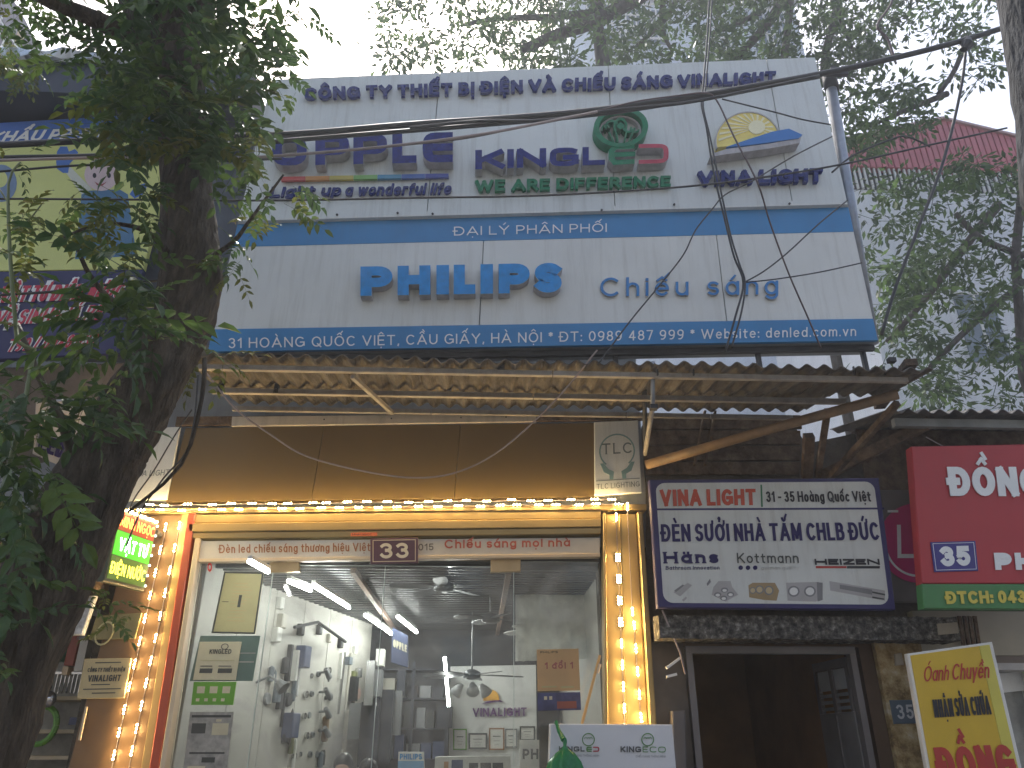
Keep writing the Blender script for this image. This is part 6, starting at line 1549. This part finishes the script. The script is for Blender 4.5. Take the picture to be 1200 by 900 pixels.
far_tree('wide crowned tree rising behind the middle of the billboard', 'trees behind the shops', [(700, -60, 5), (704, -10, 6), (700, 40, 6), (706, 95, 7)],
         [([(440, 20), (470, -10), (700, -60), (860, -60), (850, 100), (640, 105), (560, 80), (450, 82)], 1.0)], 10.5, 13, 3300, .17,
         [[(612, 58, 5), (650, 42, 7), (690, 28, 8), (740, 2, 9), (790, -30, 9)], [(712, 90, 7), (706, 55, 6), (700, 20, 5), (690, -20, 4)], [(540, 30, 2), (580, 22, 3), (640, 20, 4), (700, 15, 5)], [(788, 60, 2), (775, 30, 3), (780, -20, 4)], [(745, 55, 2), (782, 20, 3), (800, -20, 4)]], 12)
far_tree('spreading tree behind the right end of the billboard', 'trees behind the shops', [(930, -60, 5), (925, 20, 5), (915, 100, 6)],
         [([(820, -60), (1040, -60), (1060, 20), (1040, 60), (1000, 100), (985, 130), (950, 100), (820, 95)], 1.0)], 10.5, 13, 3000, .17,
         [[(845, 85, 4), (880, 50, 5), (905, 20, 6), (930, -20, 7)], [(965, 100, 4), (968, 60, 5), (980, 10, 5), (975, -40, 5)], [(830, 40, 2), (860, 30, 3), (890, 15, 4)], [(1000, 60, 2), (985, 20, 3), (978, -20, 4)]], 12)
far_tree('drooping leafy tree to the right of the steel post', 'trees behind the shops', [(1215, -50, 4), (1205, 60, 4), (1200, 200, 5), (1190, 300, 5), (1200, 440, 6)],
         [([(1045, -50), (1165, -50), (1180, 60), (1170, 90), (1120, 110), (1080, 60), (1040, 10)], .22), ([(1000, 100), (1075, 95), (1110, 160), (1060, 150), (1050, 175), (990, 180), (985, 130)], .2), ([(985, 160), (1040, 150), (1035, 190), (1000, 190)], .05),
          ([(1085, 195), (1205, 165), (1210, 480), (1060, 470), (1040, 330), (1080, 240)], .62), ([(1010, 220), (1080, 190), (1090, 300), (1040, 440), (1015, 420)], .2)], 9.5, 13, 3000, .17,
         [[(1040, 400, 3), (1085, 350, 4), (1130, 290, 5), (1170, 240, 6)], [(1100, 110, 3), (1120, 80, 3), (1135, 40, 4)], [(1015, 150, 2), (1060, 130, 3), (1110, 110, 4)], [(1090, 430, 3), (1140, 380, 4), (1200, 330, 4)], [(1120, 250, 3), (1150, 280, 4), (1200, 300, 4)], [(1025, 30, 2), (1032, 35, 2), (1048, 70, 1.5), (1050, 75, 1)]], 11)

# ================================================================== OVERHEAD CABLES
def cable(label, pts, Ys, r, m=M_cable, group='overhead cables', n=7):
    P = [at(x, y, Ys[i] if isinstance(Ys, list) else Ys) for i, (x, y) in enumerate(pts)]; PP = []
    for i in range(len(P) - 1):
        for j in range(5):
            t = j / 5; p0, p1, p2, p3 = P[max(i - 1, 0)], P[i], P[i + 1], P[min(i + 2, len(P) - 1)]
            PP.append(.5 * ((2 * p1) + (p2 - p0) * t + (2 * p0 - 5 * p1 + 4 * p2 - p3) * t * t + (3 * p1 - p0 - 3 * p2 + p3) * t ** 3))
    PP.append(P[-1]); k = MB(); k.tube(PP, r * 1.6, n); return solo(k, 'cable', m, label, 'cable', group, smooth=True)
cable('thickest black cable bundle sweeping from the left edge up past the steel post', [(-60, 172), (0, 170), (150, 163), (330, 158), (480, 146), (600, 138), (700, 129), (820, 112), (900, 98), (960, 87), (1040, 70), (1130, 47), (1230, 15)], 4.9, .017)
cable('second thick black cable right below the thickest bundle', [(-60, 188), (0, 185), (150, 181), (300, 168), (420, 158), (560, 147), (700, 134), (820, 116), (900, 101), (960, 90)], 4.95, .0125)
cable('black cable twisted along the bundle in front of the billboard', [(480, 150), (560, 142), (640, 141), (720, 129), (800, 121), (880, 106), (960, 89)], 4.85, .009)
cable('pale grey cable crossing the trunk and the first logo', [(-60, 190), (0, 188), (120, 185), (230, 187), (320, 183), (450, 172), (560, 158), (640, 143), (700, 131)], 4.8, .0075, M_cable_l)
cable('thin brown cable branching above the middle logo', [(450, 172), (540, 163), (620, 147), (700, 130), (745, 119), (795, 112), (826, 109), (840, 118), (860, 160), (888, 215), (902, 260), (924, 320), (948, 375), (962, 408)], [4.85] * 10 + [5.1, 5.3, 5.5, 5.6], .0045, mat('cable_brown', (.09, .06, .06), .6))
cable('thin black wire below the pale cable at the left', [(-60, 205), (0, 201), (90, 194), (170, 193), (260, 189), (330, 186)], 4.9, .006)
cable('straight thin wire crossing the billboard under the logos', [(-60, 233), (0, 233), (160, 234), (320, 235), (480, 232), (640, 229), (800, 219), (900, 207), (990, 192), (1080, 172), (1180, 150)], 5.0, .0055)
cable('black vertical cable pair hanging from the top to the lower band, left wire', [(832, -30), (829, 40), (824, 100), (822, 122), (828, 150), (836, 200), (850, 260), (860, 300), (871, 331), (862, 370), (850, 412)], 5.2, .0055)
cable('right wire of the vertical cable pair over the last logo', [(836, -30), (832, 40), (827, 100), (824, 125), (832, 160), (844, 220), (856, 275), (866, 308), (873, 331), (869, 365), (857, 408)], 5.15, .005)
cable('wire from the crossing point to the post beside the sun logo', [(846, 116), (870, 122), (910, 132), (940, 140), (973, 146)], 5.3, .0045)
cable('wire from the post slanting down across the last letters', [(975, 160), (930, 183), (880, 213), (850, 228), (834, 246), (815, 270), (800, 300), (770, 338), (738, 377), (700, 428)], 5.3, .004)
cable('wire from the blue band end slanting down to the thin lettering', [(993, 235), (960, 262), (922, 297), (895, 318), (872, 331)], 5.3, .004)
cable('faint wire running right from the knot over the thin lettering', [(872, 331), (910, 327), (960, 319), (1010, 308)], 5.3, .0035)
cable('long drooping wire from the top right bracket to the billboard corner', [(1132, 58), (1125, 110), (1105, 190), (1075, 270), (1050, 335), (1033, 392)], 5.0, .0085)
cable('curved hanging wire above the steel post', [(1048, -20), (1044, 5), (1028, 30), (1040, 45), (1048, 68)], 5.2, .008, MATS['cable_brown'])
cable('short wire running left of the red roof', [(975, 202), (1000, 182), (1040, 165), (1062, 160), (1090, 172)], 5.6, .006)
cable('dark wire across the navy foot of the left billboard', [(-40, 352), (0, 346), (60, 342), (100, 336), (150, 332), (215, 325)], 4.6, .006)
cable('sagging pale wire across the bronze fascia', [(238, 432), (275, 478), (318, 510), (360, 535), (430, 553), (490, 560), (540, 552), (590, 525), (650, 470), (700, 410)], [5.5, 5.7, 5.9, 6.1, 6.3, 6.3, 6.3, 6.1, 5.8, 5.5], .0045, M_cable_l)
cable('dark cord hanging down past the white corner board', [(232, 440), (228, 490), (218, 530), (192, 560), (165, 600), (148, 640)], [4.6] * 6, .0035)
cable('thin stray wire in front of the corner board', [(225, 480), (205, 510), (180, 552), (160, 580), (152, 596)], 6.4, .004)
# junction lump on the cable at the top right
k = MB(); p = at(1133, 52, 4.9); k.tube([p - Vector((.05, 0, .07)), p + Vector((0, 0, .0)), p + Vector((.03, 0, .07))], [.03, .06, .03], 10, rough=.1); solo(k, 'cable_junction', M_cable, 'dark lumpy junction on the thickest cable near the right trunk', 'junction')
# ================================================================== HAZE ADDED IN PLACE OF A LENS VEIL
m = bpy.data.materials.new('veil_haze_air'); m.use_nodes = True; nt = m.node_tree; nt.nodes.remove(nt.nodes['Principled BSDF'])
pv = nt.nodes.new('ShaderNodeVolumePrincipled'); pv.inputs['Color'].default_value = (.88, .93, 1, 1); pv.inputs['Density'].default_value = .0045; pv.inputs['Anisotropy'].default_value = .35
nt.links.new(pv.outputs[0], nt.nodes['Material Output'].inputs['Volume'])
k = MB(); k.box(-610, -610, -1.2, 610, 610, 62)
k.build('veil_haze', m, None, kind='stuff')
